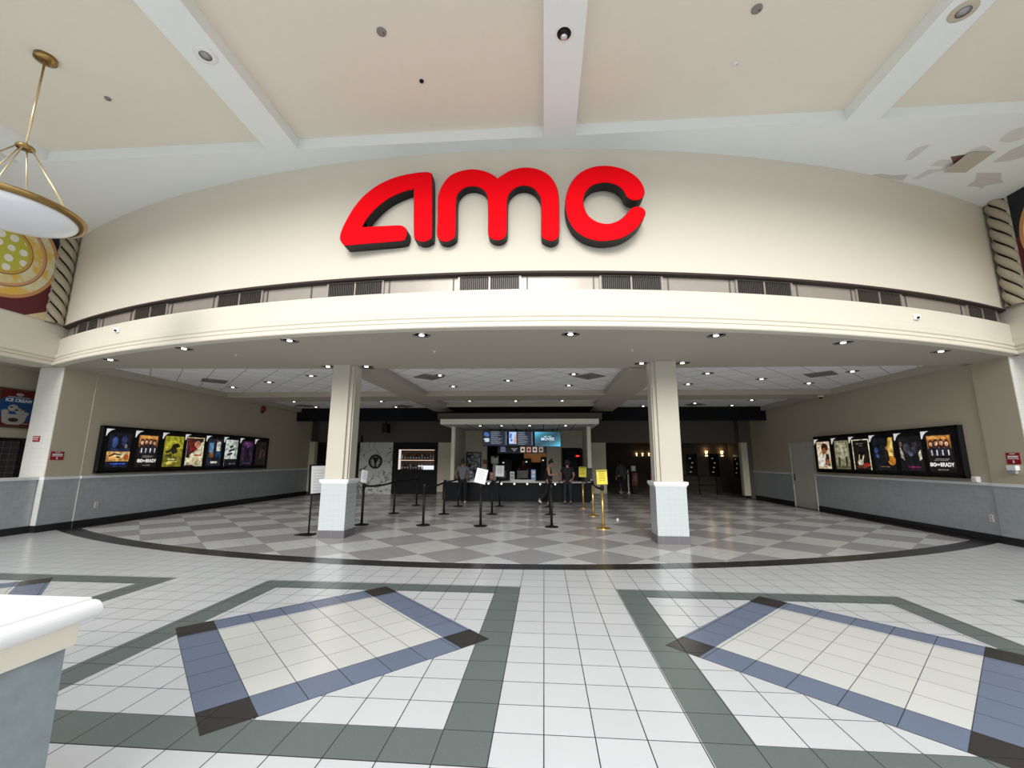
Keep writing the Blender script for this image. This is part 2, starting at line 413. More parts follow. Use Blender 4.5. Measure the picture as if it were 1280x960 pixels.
# air grilles in the band
VW, VH = 0.50, 0.128
def make_grille():
    t = thing('air_grille', '', 'vent', group='air grilles in the band under the sign')
    b = MB(); b.box(-VW, VW, -0.005, 0.02, -VH, VH); b.build('backing', m_black, t, True)
    b = MB()
    for x0, x1, z0, z1 in ((-VW-.02, VW+.02, VH-.012, VH+.012), (-VW-.02, VW+.02, -VH-.012, -VH+.012), (-VW-.02, -VW+.012, -VH, VH), (VW-.012, VW+.02, -VH, VH), (-.012, .012, -VH, VH)):
        b.box(x0, x1, -0.03, 0.0, z0, z1)
    b.build('frame', m_duct, t, True)
    b = MB()
    for i in range(30):
        x = -VW+0.03+i*(2*VW-0.06)/29
        b.box(x-0.006, x+0.006, -0.02, 0.0, -VH, VH)
    b.build('slats', m_grille, t, True)
    return t
gr0 = make_grille()
gl = [((112, 405), 'air grille at the left end of the curved band, next to the mural corner'),
      ((190, 387), 'second air grille from the left end of the curved band'),
      ((301, 371), 'third air grille from the left, left of the big red letter A'),
      ((445, 357.5), 'air grille directly below the foot of the red letter A'),
      ((612, 352.5), 'air grille below the red letter M'),
      ((788.5, 352.5), 'air grille below the red letter C'),
      ((954, 358), 'air grille just right of the red letters, third from the right mural'),
      ((1097.5, 371), 'second air grille from the right end of the curved band'),
      ((1226, 391), 'air grille at the right end of the curved band, next to the right mural')]
for i, ((u, v), lb) in enumerate(gl):
    g = gr0 if i == 0 else copy_tree(gr0)
    p = place_on_arc(u, v, AR-0.12)
    g.location = (p.x, p.y, 4.44); g.rotation_euler.z = math.asin((p.x-AX)/AR); g['label'] = lb
    if i == 3: g['label'] = 'air grille directly below the foot of the red letter A'

# small white sensors on the fascia
for (u, v), lb in (((148, 413), 'small white sensor box on the cream fascia at the left end'), ((1144, 397), 'small white sensor box on the cream fascia near the right end')):
    p = place_on_arc(u, v, AR)
    t = thing('wall_sensor', lb, 'sensor', p)
    b = MB(); b.box(p.x-.06, p.x+.06, p.y-.05, p.y+.03, p.z-.05, p.z+.05); b.build('housing', m_plainwhite, t, bevel=.01)
    b = MB(); b.lathe([(0.02, -0.075), (0.02, -0.05)], (p.x, p.y, p.z-.02), 12, 'Y'); b.build('lens', m_black, t)

# ------------------------------------------------------------------ red sign letters
YF, YBK = 6.27, 6.43
def L2(P): return [(ony(400+x*460/1280, y*340/946, YF).x, ony(400+x*460/1280, y*340/946, YF).z) for x, y in P]
LA = [(70, 836), (68, 822), (75, 797), (92, 762), (120, 716), (160, 672), (210, 637), (268, 613), (330, 600), (370, 597), (383, 600), (390, 612), (391, 700), (390, 818), (384, 831), (370, 839), (352, 841), (335, 834), (326, 822), (325, 745), (325, 661), (322, 659), (288, 668), (240, 690), (196, 724), (164, 760), (149, 786), (152, 788), (210, 785), (272, 782), (290, 786), (301, 797), (303, 812), (298, 828), (284, 838), (190, 846), (95, 854), (82, 852)]
LM = [(406, 815), (408, 760), (409, 700), (413, 670), (428, 637), (453, 609), (490, 593), (530, 587), (570, 593), (600, 606), (616, 618), (619, 618), (636, 606), (665, 590), (710, 581), (755, 586), (795, 606), (820, 640), (831, 680), (833, 750), (833, 812), (827, 828), (813, 837), (797, 838), (778, 830), (769, 815), (769, 755), (768, 698), (761, 678), (744, 657), (715, 646), (685, 651), (661, 671), (652, 697), (651, 750), (650, 806), (644, 824), (630, 834), (612, 836), (593, 828), (584, 812), (584, 755), (583, 699), (577, 672), (559, 655), (530, 648), (501, 655), (480, 675), (474, 700), (473, 755), (472, 812), (465, 829), (441, 841), (416, 835)]
LC = [(1130, 668), (1122, 640), (1100, 612), (1060, 588), (1018, 577), (980, 575), (940, 582), (900, 603), (870, 640), (855, 683), (853, 716), (860, 755), (880, 793), (915, 822), (960, 837), (1000, 838), (1050, 828), (1095, 800), (1120, 770), (1133, 743), (1129, 727), (1114, 718), (1095, 718), (1078, 728), (1063, 746), (1038, 766), (1003, 777), (965, 770), (935, 750), (920, 721), (917, 695), (925, 668), (945, 647), (975, 637), (1005, 636), (1035, 646), (1055, 664), (1065, 682), (1078, 693), (1098, 697), (1120, 690)]
for nm, P, lb in (('A', LA, 'big red letter A with a swept left side and black sides'), ('M', LM, 'big red rounded letter M with black sides'), ('C', LC, 'big red rounded letter C with black sides')):
    Q = L2(smooth_poly(P, 3)); cx = sum(p[0] for p in Q)/len(Q); cz = sum(p[1] for p in Q)/len(Q)
    t = thing('sign_letter', lb+' on the curved wall', 'sign letter', (cx, YBK, cz), group='red letters of the cinema sign')
    b = MB(); b.prism_y(Q, YF+0.012, YBK+0.06); b.build('side_return', m_black, t)
    Qi = []
    n = len(Q)
    area = sum(Q[i][0]*Q[(i+1) % n][1]-Q[(i+1) % n][0]*Q[i][1] for i in range(n)); sg = 1 if area > 0 else -1
    for i in range(n):
        a, c_ = Q[i-1], Q[(i+1) % n]; d = Vector((c_[0]-a[0], c_[1]-a[1]))
        if d.length < 1e-6: Qi.append(Q[i]); continue
        d.normalize(); Qi.append((Q[i][0]-sg*d.y*0.008, Q[i][1]+sg*d.x*0.008))
    b = MB(); b.prism_y(Qi, YF, YF+0.02); b.build('face', m_red, t)

# ------------------------------------------------------------------ soffit, lobby bays
BL0, BL1 = -4.70, -3.85      # beams over the columns
BR0, BR1 = 1.94, 2.90
b = MB()
EL, ER = -10.77, 8.93
near = [(EL, 8.98), (BL0, 9.33), (BL0, 9.33), (BL1, 9.40), (BL1, 9.40), (BR0, 9.60), (BR1, 9.62), (ER, 9.68)]
front = [(x, y) for x, y in arc(AX, AY, AR-0.02, ML, MR)]
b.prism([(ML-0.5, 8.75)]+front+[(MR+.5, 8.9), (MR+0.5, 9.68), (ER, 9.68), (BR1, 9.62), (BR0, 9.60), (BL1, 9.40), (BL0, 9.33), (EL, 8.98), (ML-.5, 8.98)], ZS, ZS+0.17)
YA, YB = 13.72, 14.82        # cross beam
YE = 16.6; YE2 = 18.3
def q4(x0, x1, y0, y1): b.box(x0, x1, y0, y1, ZS, ZS+0.17)
q4(BL0, BL1, 9.3, 18.3); q4(BR0, BR1, 9.55, 18.3)
q4(XL-.1, EL, 8.98, 18.3); q4(ER, XR+.1, 9.6, 18.3)
b.box(EL, BL0, YA, YB, ZS+.002, ZS+0.17); b.box(BL1, BR0, YA, YB, ZS+.002, ZS+.17); b.box(BR1, ER, YA+.1, YB+.05, ZS+.002, ZS+.17)
b.box(BL1, BR0, YE, 18.3, ZS+.002, ZS+.17)
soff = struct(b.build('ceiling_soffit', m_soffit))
b = MB(); b.box(XL-.1, XR+.1, 9.1, 18.4, ZS+0.172, ZS+0.25)
struct(b.build('ceiling_lobby', m_acoustic))
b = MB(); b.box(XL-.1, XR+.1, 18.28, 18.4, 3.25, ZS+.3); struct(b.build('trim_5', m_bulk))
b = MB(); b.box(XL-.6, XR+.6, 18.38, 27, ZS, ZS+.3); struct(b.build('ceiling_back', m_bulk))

# ------------------------------------------------------------------ lobby side walls
WT = 0.25
b = MB(); b.box(XL-WT, XL, 9.6, 20.3, 0, 4.0); wl = struct(b.build('wall_left', m_taupe))
b = MB(); b.box(XL, XL+.012, 9.6, 20.2, .15, 1.12); b.build('tile_wainscot', m_wains, wl)
b = MB(); b.box(XL, XL+.035, 9.6, 20.2, 1.12, 1.18); b.build('chair_rail', m_rail, wl, bevel=.008)
b = MB(); b.box(XL, XL+.02, 9.6, 20.2, 0, .15); struct(b.build('baseboard_left', m_baset))
DY0, DY1, DZ = 15.5, 16.75, 2.2
b = MB()
b.box(XR, XR+WT, 9.6, 20.3, 0, 4.0)
wr = struct(b.build('wall_right', m_taupe))
b = MB(); b.box(XR-.012, XR, 9.6, DY0-.05, .15, 1.12); b.box(XR-.012, XR, DY1+.05, 20.2, .15, 1.12); b.build('tile_wainscot', m_wains, wr)
b = MB(); b.box(XR-.035, XR, 9.6, DY0-.05, 1.12, 1.18); b.box(XR-.035, XR, DY1+.05, 20.2, 1.12, 1.18); b.build('chair_rail', m_rail, wr, bevel=.008)
b = MB(); b.box(XR-.02, XR, 9.6, DY0-.05, 0, .15); b.box(XR-.02, XR, DY1+.05, 20.2, 0, .15); struct(b.build('baseboard_right', m_baset))
m_door = plain('grey_door_paint', (0.56, 0.54, 0.49), 0.5, noise=0.03)
b = MB(); b.box(XR-.02, XR-.002, DY0, DY1, 0.01, DZ); d1 = struct(b.build('door_1', m_door))
b = MB(); b.box(XR-.035, XR-.004, DY0-.06, DY0, 0, DZ+.06); b.box(XR-.035, XR-.004, DY1, DY1+.06, 0, DZ+.06); b.box(XR-.035, XR-.004, DY0, DY1, DZ, DZ+.06); b.build('door_frame', m_door, d1)
b = MB(); b.box(XR-.03, XR-.02, DY1-.16, DY1-.08, .9, 1.15); b.tube([(XR-.06, DY1-.12, 1.05), (XR-.06, DY1-.24, 1.05)], .012, 8); b.tube([(XR-.02, DY1-.12, 1.05), (XR-.06, DY1-.12, 1.05)], .012, 8); b.build('door_handle', m_chrome, d1)

# pilasters at the corners, knee walls, storefront pieces on the mall sides
m_glosstile = tile('glossy_cream_tile', (0.74, 0.73, 0.69), (0.2, 0.2), axes='XZ', grout='b9b6ae', gw=0.003, rough=0.08, var=0.03, bump=0.15)
def pilaster(nm, s, X):
    o_ = MB()
    x0, x1 = (X-.5, XL-.015) if s > 0 else (XR-.03, X+.5)
    o_.slot(0); o_.box(x0, x1, YPL, 9.62, 1.15, ZS)
    root = struct(o_.build(nm, m_taupe))
    b = MB(); b.box(x0+.005, x1-.005, YPL-.012, YPL, 1.18, ZS); b.build('glossy_tile_face', m_glosstile, root)
    b = MB(); b.box(x0, x1, YPL, 9.62, .15, 1.15); b.build('tile_base', m_wains, root)
    xc = XL-.015 if s > 0 else XR-.03
    b = MB(); b.box(min(xc-s*.12, xc+s*.006), max(xc-s*.12, xc+s*.006), YPL-.012, YPL, .15, 1.12); b.build('corner_tile', m_glosstile, root)
    b = MB(); b.box(x0-.0, x1+.02 if s > 0 else x1, YPL-.02, 9.62, 1.12, 1.18) if s > 0 else b.box(x0-.02, x1, YPL-.02, 9.62, 1.12, 1.18); b.build('chair_rail', m_rail, root)
    b = MB(); b.box(x0-.012, x1+.012, YPL-.012, 9.62, 0, .15); b.build('base_tile', m_baset, root)
    return root
pl = pilaster('wall_pilaster_left', 1, ML)
pr = pilaster('wall_pilaster_right', -1, MR)
for nm, X, s in (('wall_knee_left', ML, 1), ('wall_knee_right', MR, -1)):
    b = MB(); xa, xb = sorted((X-s*.22, X-s*.02)); b.box(xa, xb, 2.0, YPL, 0, 1.12); k_ = struct(b.build(nm, m_wains))
    xa, xb = sorted((X-s*.24, X+s*.02)); b = MB(); b.box(xa, xb, 2.0, YPL, 1.12, 1.18); b.build('chair_rail', m_rail, k_)
    xa, xb = sorted((X-s*.02, X)); b = MB(); b.box(xa, xb, 2.0, YPL, 0, .15); b.build('base_tile', m_baset, k_)
# storefront wall on the left behind the knee wall, with its tiled opening
SX = -12.3
b = MB(); b.box(SX-.2, SX, 2.0, 9.6, 0, 3.7); b.box(SX, ML-.5, 9.45, 9.6, 0, 3.7); sfw = struct(b.build('wall_store_left', m_taupe))
b = MB(); b.box(SX-.2, ML+.02, 2.0, 9.6, 3.66, 3.74); b.build('soffit', m_soffit, sfw)
m_bstone = tile('dark_glazed_tile', (0.035, 0.025, 0.035), 0.14, axes='YZ', grout='5c5560', gw=0.008, rough=0.15, var=0.3)
b = MB(); b.box(SX, SX+.02, 6.5, 9.28, 1.1, 1.99); wn = struct(b.build('window_1', m_bstone))
b = MB(); b.box(SX, SX+.05, 6.4, 9.28, 1.99, 2.05); b.box(SX, SX+.05, 9.28, 9.36, 1.1, 2.05); b.build('window_frame', m_blackg, wn)
b = MB(); b.box(MR+1.2, MR+1.4, 2.0, 9.6, 0, 3.7); b.box(MR+.5, MR+1.3, 9.45, 9.6, 0, 3.7); sfr = struct(b.build('wall_store_right', m_taupe))
b = MB(); b.box(MR-.02, MR+1.4, 2.0, 9.6, 3.66, 3.74); b.build('soffit', m_soffit, sfr)

# ice cream sign
def frame_yz(X, s):   # panel on a plane x = X that faces s along x; u runs to the viewer's right
    return (Vector((0, 1 if s > 0 else -1, 0)), Vector((0, 0, 1)), Vector((s, 0, 0)))
U, V, N = frame_yz(SX, 1)
O = Vector((SX, 8.72, 2.33))
t = thing('store_sign', 'framed red and blue ice cream poster sign on the storefront wall behind the knee wall', 'sign', O)
SW, SH = .68, .80
b = MB(); b.slab(O, U, V, N, [(-.05, -.05), (SW+.05, -.05), (SW+.05, SH+.05), (-.05, SH+.05)], 0.0, .05)
b.build('frame', plain('dark_wood', (0.10, 0.045, 0.025), 0.5), t)
b = MB(); b.slab(O, U, V, N, [(0, 0), (SW, 0), (SW, SH), (0, SH)], .05, .053)
po = b.build('poster', [plain('sign_red', (0.13, 0.008, 0.012), .4)], t)
b = MB(); b.slab(O, U, V, N, [(0, .2), (0, .55)]+[(SW/2+SW/2*math.cos(PI-i*PI/10), .55+.13*math.sin(i*PI/10)) for i in range(1, 10)]+[(SW, .55), (SW, .12), (.5, .1), (.35, .14)], .053, .055)
b.build('blue_field', plain('sign_blue', (0.012, 0.07, 0.22), .4), po)
m_sc_ = plain('sign_cream', (0.42, 0.40, 0.38), .4)
b = MB(); b.slab(O, U, V, N, circ(.34, .72, .075, .035, 20), .055, .057); b.build('logo_oval', m_sc_, po)
b = MB(); b.slab(O, U, V, N, [(.1, .06), (.2, .02), (.42, .02), (.52, .1), (.56, .26), (.06, .26)], .056, .058); b.build('cup_print', m_sc_, po)
for x_, y_, r_ in ((.12, .30, .07), (.26, .40, .10), (.40, .33, .09), (.52, .28, .06)):
    b = MB(); b.slab(O, U, V, N, circ(x_, y_, r_, r_*.8, 18), .055, .057+r_*.01); b.build('scoop_print', m_sc_, po)
for x_, y_, r_ in ((.22, .42, .035), (.33, .36, .04), (.44, .38, .03), (.3, .13, .1)):
    b = MB(); b.slab(O, U, V, N, circ(x_, y_, r_, r_*.5, 14), .058, .060); b.build('sauce_print', plain('sign_brown', (0.05, 0.02, 0.02), .4), po)
text('sign_text', 'ICE CREAM', .105, m_paper, O+U*.34+V*.58+N*.058, U, V, po, bold=.003, width=.5)
b = MB(); b.slab(O, U, V, N, [(.12, .645), (.56, .645), (.56, .665), (.12, .665)], .056, .057); b.build('line_print', m_ink, po)
b = MB(); b.slab(O, U, V, N, [(.45, .045), (.62, .045), (.62, .06), (.45, .06)], .054, .056); b.build('brand_print', m_ink, po)

# red notices on the pilasters
def red_sign(lb, X, s, y0, y1, z0, z1, arrow=True, plane='x'):
    if plane == 'x':
        U, V, N = frame_yz(X, s); O = Vector((X, y0 if s > 0 else y1, z0)); W = y1-y0
    else:
        U, V, N = Vector((1, 0, 0)), Vector((0, 0, 1)), Vector((0, -1, 0)); O = Vector((y0, X, z0)); W = y1-y0
    H = z1-z0
    t = thing('notice_sign', lb, 'sign', O)
    b = MB(); b.slab(O, U, V, N, [(0, 0), (W, 0), (W, H), (0, H)], 0, .008); pn = b.build('panel', m_redsign, t)
    b = MB()
    for f0, f1, h in ((.3, .7, .86), (.1, .9, .66), (.12, .88, .58), (.1, .9, .44)) if arrow else ((.1, .9, .75), (.1, .75, .55), (.1, .85, .3)):
        b.slab(O, U, V, N, [(W*f0, H*h), (W*f1, H*h), (W*f1, H*(h+.07)), (W*f0, H*(h+.07))], .008, .010)
    if arrow: b.slab(O, U, V, N, [(W*.5, H*.08), (W*.6, H*.2), (W*.54, H*.2), (W*.54, H*.34), (W*.46, H*.34), (W*.46, H*.2), (W*.4, H*.2)], .008, .010)
    b.build('sign_text', m_paper, pn)
    return t
red_sign('red notice with a white down arrow on the left pilaster above the chair rail', XL-.015, 1, 8.9, 9.17, 1.55, 1.74)
red_sign('small red notice on the glossy cream tile face of the left pilaster', YPL-.012, -1, -11.43, -11.26, 1.95, 2.08, False, 'y')
rs = red_sign('red notice with a white down arrow on the right pilaster above a white dispenser', XR-.03, -1, 9.0, 9.25, 1.56, 1.78)
t = thing('wipe_dispenser', 'small white dispenser under the red notice on the right pilaster', 'dispenser', (XR-.03, 9.12, 1.4))
b = MB(); b.box(XR-.11, XR-.03, 9.04, 9.22, 1.44, 1.54); b.build('housing', m_plainwhite, t, bevel=.01)
b = MB(); b.box(XR-.10, XR-.04, 9.07, 9.2, 1.38, 1.44); b.build('tray', plain('grey_plastic', (.35, .37, .42), .4), t)
# wall outlets, alarm, dome camera
for X, s, y_, lb in ((XL+.012, 1, 10.07, 'cream outlet plate on the grey tiles of the left lobby wall'), (XR-.012, -1, 9.78, 'cream outlet plate on the grey tiles of the right lobby wall')):
    U, V, N = frame_yz(X, s); O = Vector((X, y_, .47))
    t = thing('wall_outlet', lb, 'outlet', O)
    b = MB(); b.slab(O, U, V, N, [(-.045, -.07), (.045, -.07), (.045, .07), (-.045, .07)], 0, .008); b.build('plate', m_cream, t, bevel=.003)
    b = MB()
    for z_ in (-.03, .03): b.slab(O, U, V, N, circ(0, z_, .02, .022, 12), .008, .010)
    b.build('socket', m_ink, t)
p = onx(341, 504, XL+.03)
t = thing('fire_alarm', 'dark red alarm bell high on the left lobby wall', 'alarm', (XL, 15.9, 3.5))
b = MB(); b.lathe([(.02, 0), (.11, .01), (.12, .05), (.09, .10), (.03, .12), (.0, .12)], (XL, 15.9, 3.52), 20, 'X'); b.build('bell', plain('alarm_red', (.22, .01, .01), .35), t)
b = MB(); b.box(XL, XL+.03, 15.82, 15.98, 3.36, 3.42); b.build('bracket', m_black, t)
t = thing('dome_camera', 'small white dome camera under the cross beam near the right wall', 'camera', (8.75, 14.1, ZS+.008))
b = MB(); b.lathe([(.085, 0), (.085, -.04), (.07, -.06)], (8.75, 14.1, ZS+.008), 18); b.build('housing', m_plainwhite, t)
b = MB(); b.lathe([(.06, -.055), (.05, -.09), (.03, -.11), (0, -.115)], (8.75, 14.1, ZS+.008), 18); b.build('dome', m_blackg, t)
t = thing('junction_box', 'small white box on the chair rail at the near end of the right poster case', 'box', (XR-.04, 9.95, 1.18))
b = MB(); b.box(XR-.09, XR-.002, 9.86, 9.98, 1.18, 1.3); b.build('housing', m_plainwhite, t, bevel=.01)
b = MB(); b.box(XR-.095, XR-.09, 9.89, 9.95, 1.21, 1.27); b.build('cover', m_cream, t)

# ------------------------------------------------------------------ murals and twisted columns
def mural_mat(name, cy, cz, s):
    k = NT(name); k.b.inputs['Roughness'].default_value = .6
    tc = k.n('ShaderNodeTexCoord'); sp = k.n('ShaderNodeSeparateXYZ'); k.l(tc.outputs['Object'], sp.inputs[0])
    dy = k.math('SUBTRACT', sp.outputs['Y'], cy); dz = k.math('SUBTRACT', sp.outputs['Z'], cz)
    r = k.math('SQRT', k.math('ADD', k.math('MULTIPLY', dy, dy), k.math('MULTIPLY', dz, dz)))
    nz = k.n('ShaderNodeTexNoise'); nz.inputs['Scale'].default_value = 3.2; k.l(tc.outputs['Object'], nz.inputs['Vector'])
    nr = k.n('ShaderNodeValToRGB'); nr.color_ramp.elements[0].position = .42; nr.color_ramp.elements[1].position = .55
    nr.color_ramp.elements[0].color = lin('#e0b850'); nr.color_ramp.elements[1].color = lin('#dcd6b4'); k.l(nz.outputs['Fac'], nr.inputs[0])
    vo = k.n('ShaderNodeTexVoronoi'); vo.inputs['Scale'].default_value = 4.4; vo.inputs['Randomness'].default_value = .35
    k.l(tc.outputs['Object'], vo.inputs['Vector'])
    dots = k.math('LESS_THAN', vo.outputs['Distance'], .34)
    discs = k.mix(dots, lin('#c2c04a'), lin('#ecebe0'))
    bgc = k.mix(k.math('GREATER_THAN', dz, 0.05), lin('#5a1520'), lin('#10131f'))
    bgc = k.mix(k.math('LESS_THAN', k.math('ADD', dz, k.math('MULTIPLY', dy, -.55*s)), -1.55), bgc, lin('#d8c49a'))
    res = bgc
    for rad, c_ in ((1.0, '#c98f5c'), (.93, None), (.77, '#5e2a1c'), (.755, '#cf9a78'), (.70, None), (.52, '#55301c'), (.505, '#c9a24a'), (.44, 'd')):
        src = nr.outputs[0] if c_ is None else (discs if c_ == 'd' else lin(c_))
        res = k.mix(k.math('LESS_THAN', r, rad), res, src)
    k.l(res, k.b.inputs['Base Color'])
    return k.m
for X, s, cy, yend, lb in ((ML, 1, 7.42, 8.36, 'painted mural of yellow film reels on the left wall above the cream fascia'), (MR, -1, 7.35, 8.42, 'painted mural of orange film reels on the right wall above the cream fascia')):
    b = MB(); xa, xb = sorted((X, X-s*.1)); b.box(xa, xb, 2.0, arc_y(X)+.5, 4.15, ZC)
    struct(b.build('wall_mural_left' if s > 0 else 'wall_mural_right', m_wallpaint))
    b = MB(); xa, xb = sorted((X+s*.002, X+s*.012)); b.box(xa, xb, 3.0, yend, 4.62, ZC-.005)
    o = b.build('mural', mural_mat('mural_paint', cy, 5.85, s)); tag(o, lb, 'mural')
m_rope = plain('sandstone_plaster', (0.40, 0.345, 0.245), .7, noise=.08)
def twisted(X, s, yc, lb):
    t = thing('twisted_column', lb, 'column', (X, yc, 4.6), group='twisted columns beside the murals')
    b = MB(); nz_, na = 150, 20; z0, z1 = 4.6, ZC-.005
    rows = []
    for i in range(nz_+1):
        z = z0+(z1-z0)*i/nz_; row = []
        for k in range(na+1):
            a = -PI/2+PI*k/na
            ph = (z-z0)/.265+s*a/PI*1.7
            r = .095+.095*abs(math.sin(PI*ph))**.6
            row.append((X+s*max(r*math.cos(a), .001), yc+r*math.sin(a), z))
        rows.append(row)
    b.grid(rows); sh = b.build('shaft', m_rope, t)
    b = MB()
    for n in range(-1, 10):
        for k in range(15):
            a = -PI/2+PI*(k+.5)/15; z = z0+(n-s*a/PI*1.7)*.265
            if z < z0+.01 or z > z1-.02: continue
            r = .122
            b.box(X+s*r*math.cos(a)-.018, X+s*r*math.cos(a)+.018, yc+r*math.sin(a)-.012, yc+r*math.sin(a)+.012, z-.03, z+.03)
    b.build('beading', m_black, t)
twisted(ML, 1, 8.53, 'beige twisted column with dark beading between the left mural and the curved wall')
twisted(MR, -1, 8.62, 'beige twisted column with dark beading between the right mural and the curved wall')

# ------------------------------------------------------------------ columns
def column(cx0, cx1, y0, side, lb):
    # cx0..cx1 base front, side = +1 when the stepped corner faces +x
    t = thing('column', lb, 'column', ((cx0+cx1)/2, y0+.25, 0), group='columns carrying the curved front')
    y1 = y0+.5
    b = MB(); b.box(cx0-.01, cx1+.01, y0-.01, y1+.01, 0.0, .15); b.build('base_tile', m_baset_x, t)
    b = MB(); b.slot(0); b.box(cx0, cx1, y0, y1, .15, 1.12)
    for f in b.bm.faces:
        f.normal_update()
        if abs(f.normal.x) > .5: f.material_index = 1
    b.build('tile_pedestal', [m_coltile_x, m_coltile_y], t, bevel=.006)
    b = MB(); b.box(cx0-.035, cx1+.035, y0-.035, y1+.035, 1.12, 1.185); b.box(cx0-.015, cx1+.015, y0-.015, y1+.015, 1.09, 1.12); b.build('ledge', m_rail, t, bevel=.01)
    g = .045; a0, a1 = cx0+g, cx1-g; st = .085
    if side > 0: P = [(a0, y0+.03), (a1-st, y0+.03), (a1-st, y0+.10), (a1-.02, y0+.10), (a1-.02, y0+.16), (a1, y0+.16), (a1, y1-.03), (a0, y1-.03)]
    else: P = [(a0+st, y0+.03), (a1, y0+.03), (a1, y1-.03), (a0, y1-.03), (a0, y0+.16), (a0+.02, y0+.16), (a0+.02, y0+.10), (a0+st, y0+.10)]
    b = MB(); b.prism(P, 1.185, ZS); b.build('shaft', plain('column_beige_paint', (.53, .50, .42), .7, noise=.02), t, bevel=.006)
    return t
column(-4.66, -4.10, 8.88, 1, 'beige column on a pale tile pedestal, the one beside the black sign stand')
column(2.20, 2.80, 8.90, -1, 'beige column on a pale tile pedestal, the one right of the gold posts')

# ------------------------------------------------------------------ downlights, diffusers, small ceiling fittings
def make_downlight():
    t = thing('downlight', '', 'ceiling light')
    b = MB(); b.lathe([(.108, -.002), (.118, -.008), (.148, -.008), (.152, 0), (.108, .0)], n=24, caps=False); b.build('trim_ring', m_chrome, t, True)
    b = MB(); b.lathe([(.11, -.003), (.05, -.0045), (.0, -.005)], n=24); b.build('reflector', m_black, t, True)
    b = MB(); b.lathe([(.045, -.004), (.038, -.016), (0, -.02)], n=14); b.build('lamp', m_glow_lamp, t, True)
    return t
dl0 = make_downlight(); used = []
def downlight(u, v, z, lb, grp):
    o = dl0 if not used else copy_tree(dl0); used.append(1)
    p = onz(u, v, z); o.location = (p.x, p.y, z); o['label'] = lb; o['group'] = grp
    return o
names = ['first', 'second', 'third', 'fourth', 'fifth', 'sixth', 'seventh', 'eighth']
for i, (u, v) in enumerate(((138, 449.5), (230, 435.5), (362, 425.5), (527, 418.5), (713, 417.5), (895, 419), (1054, 428), (1176, 439))):
    lb = '%s recessed downlight from the left in the curved row along the soffit edge' % names[i]
    downlight(u, v, ZS-.001, lb, 'downlights along the curved soffit')
for (u, v), lb in (((410, 458), 'recessed downlight in the soffit just left of the left column top'), ((458, 458), 'recessed downlight in the soffit just right of the left column top'), ((802, 454), 'recessed downlight in the soffit just left of the right column top'), ((853, 453.5), 'recessed downlight in the soffit just right of the right column top')):
    downlight(u, v, ZS-.001, lb, 'downlights beside the column tops')
zt = ZS+.170
bays = {'left': [(291, 484), (336.5, 477.5), (389, 469.6)], 'middle': [(550, 469), (566.5, 483), (635, 475.5), (717, 467.5), (711, 481.5)], 'right': [(884.4, 466.6), (860, 480), (952, 473.5), (1011, 479), (1065.5, 464)]}
words = {'left': ['nearest the left wall', 'in the centre of its row', 'next to the left column'],
         'middle': ['beside the left diffuser', 'at the far left corner', 'in the centre', 'beside the right diffuser', 'at the far right corner'],
         'right': ['in front beside the right column', 'behind the right column', 'in the middle', 'at the far corner', 'nearest the right pilaster']}
for bay, L in bays.items():
    for (u, v), wd in zip(L, words[bay]):
        downlight(u, v, zt, 'recessed downlight in the %s bay of white ceiling tiles, %s' % (bay, wd), 'downlights in the tiled bays')
for (u, v), lb in (((367.5, 502), 'downlight in the rear left tiled bay, nearest its left edge'), ((395, 508.7), 'downlight in the rear left tiled bay, just left of the left column'), ((476.5, 501.4), 'downlight in the rear left tiled bay, just right of the left column'), ((495, 508.5), 'downlight in the rear left tiled bay, beside the bar side diffuser'),
               ((587, 501.2), 'left downlight of three in the rear middle bay above the concession canopy'), ((644.8, 501.2), 'centre downlight of three in the rear middle bay above the concession canopy'), ((702.7, 501), 'right downlight of three in the rear middle bay above the concession canopy'),
               ((804, 507.5), 'downlight in the rear right tiled bay, left of the right column'), ((868.6, 504), 'downlight in the rear right tiled bay, just right of the right column'), ((915, 506.7), 'downlight in the rear right tiled bay, centre at the far side'), ((939.6, 500), 'downlight in the rear right tiled bay, nearest its right edge')):
    downlight(u, v, zt, lb, 'downlights in the rear tiled bays')
# square diffusers set on the 45 degree tile grid
m_diff = plain('grey_diffuser', (.24, .23, .215), .6)
def make_diffuser():
    t = thing('ceiling_diffuser', '', 'vent')
    b = MB(); h = .30
    b.box(-h, h, -h, h, -.004, 0); b.build('back_plate', m_black, t, True)
    b = MB()
    for k in range(4):
        a, c_ = .30-k*.07, .30-k*.07-.045
        for p in rect_ring(-a, a, -a, a, a-c_): b.prism(p, -.02+k*.003, -.004)
    b.build('louvres', m_diff, t, True)
    return t
df0 = make_diffuser(); used_d = []
for (u, v), lb in (((268, 476), 'square air diffuser in the left bay of ceiling tiles'), ((536, 471), 'left square air diffuser in the middle bay of ceiling tiles'), ((737, 470), 'right square air diffuser in the middle bay of ceiling tiles'), ((1026, 467.5), 'square air diffuser in the right bay of ceiling tiles'),
                   ((380, 507), 'square air diffuser in the rear left bay, left of the left column'), ((505, 507.5), 'square air diffuser in the rear left bay, right of the left column'), ((868.6, 505.5), 'square air diffuser in the rear right bay, close to the right column')):
    o = df0 if not used_d else copy_tree(df0); used_d.append(1)
    p = onz(u, v, zt); o.location = (p.x, p.y, zt); o.rotation_euler.z = PI/4; o['label'] = lb; o['group'] = 'square air diffusers in the lobby ceiling'
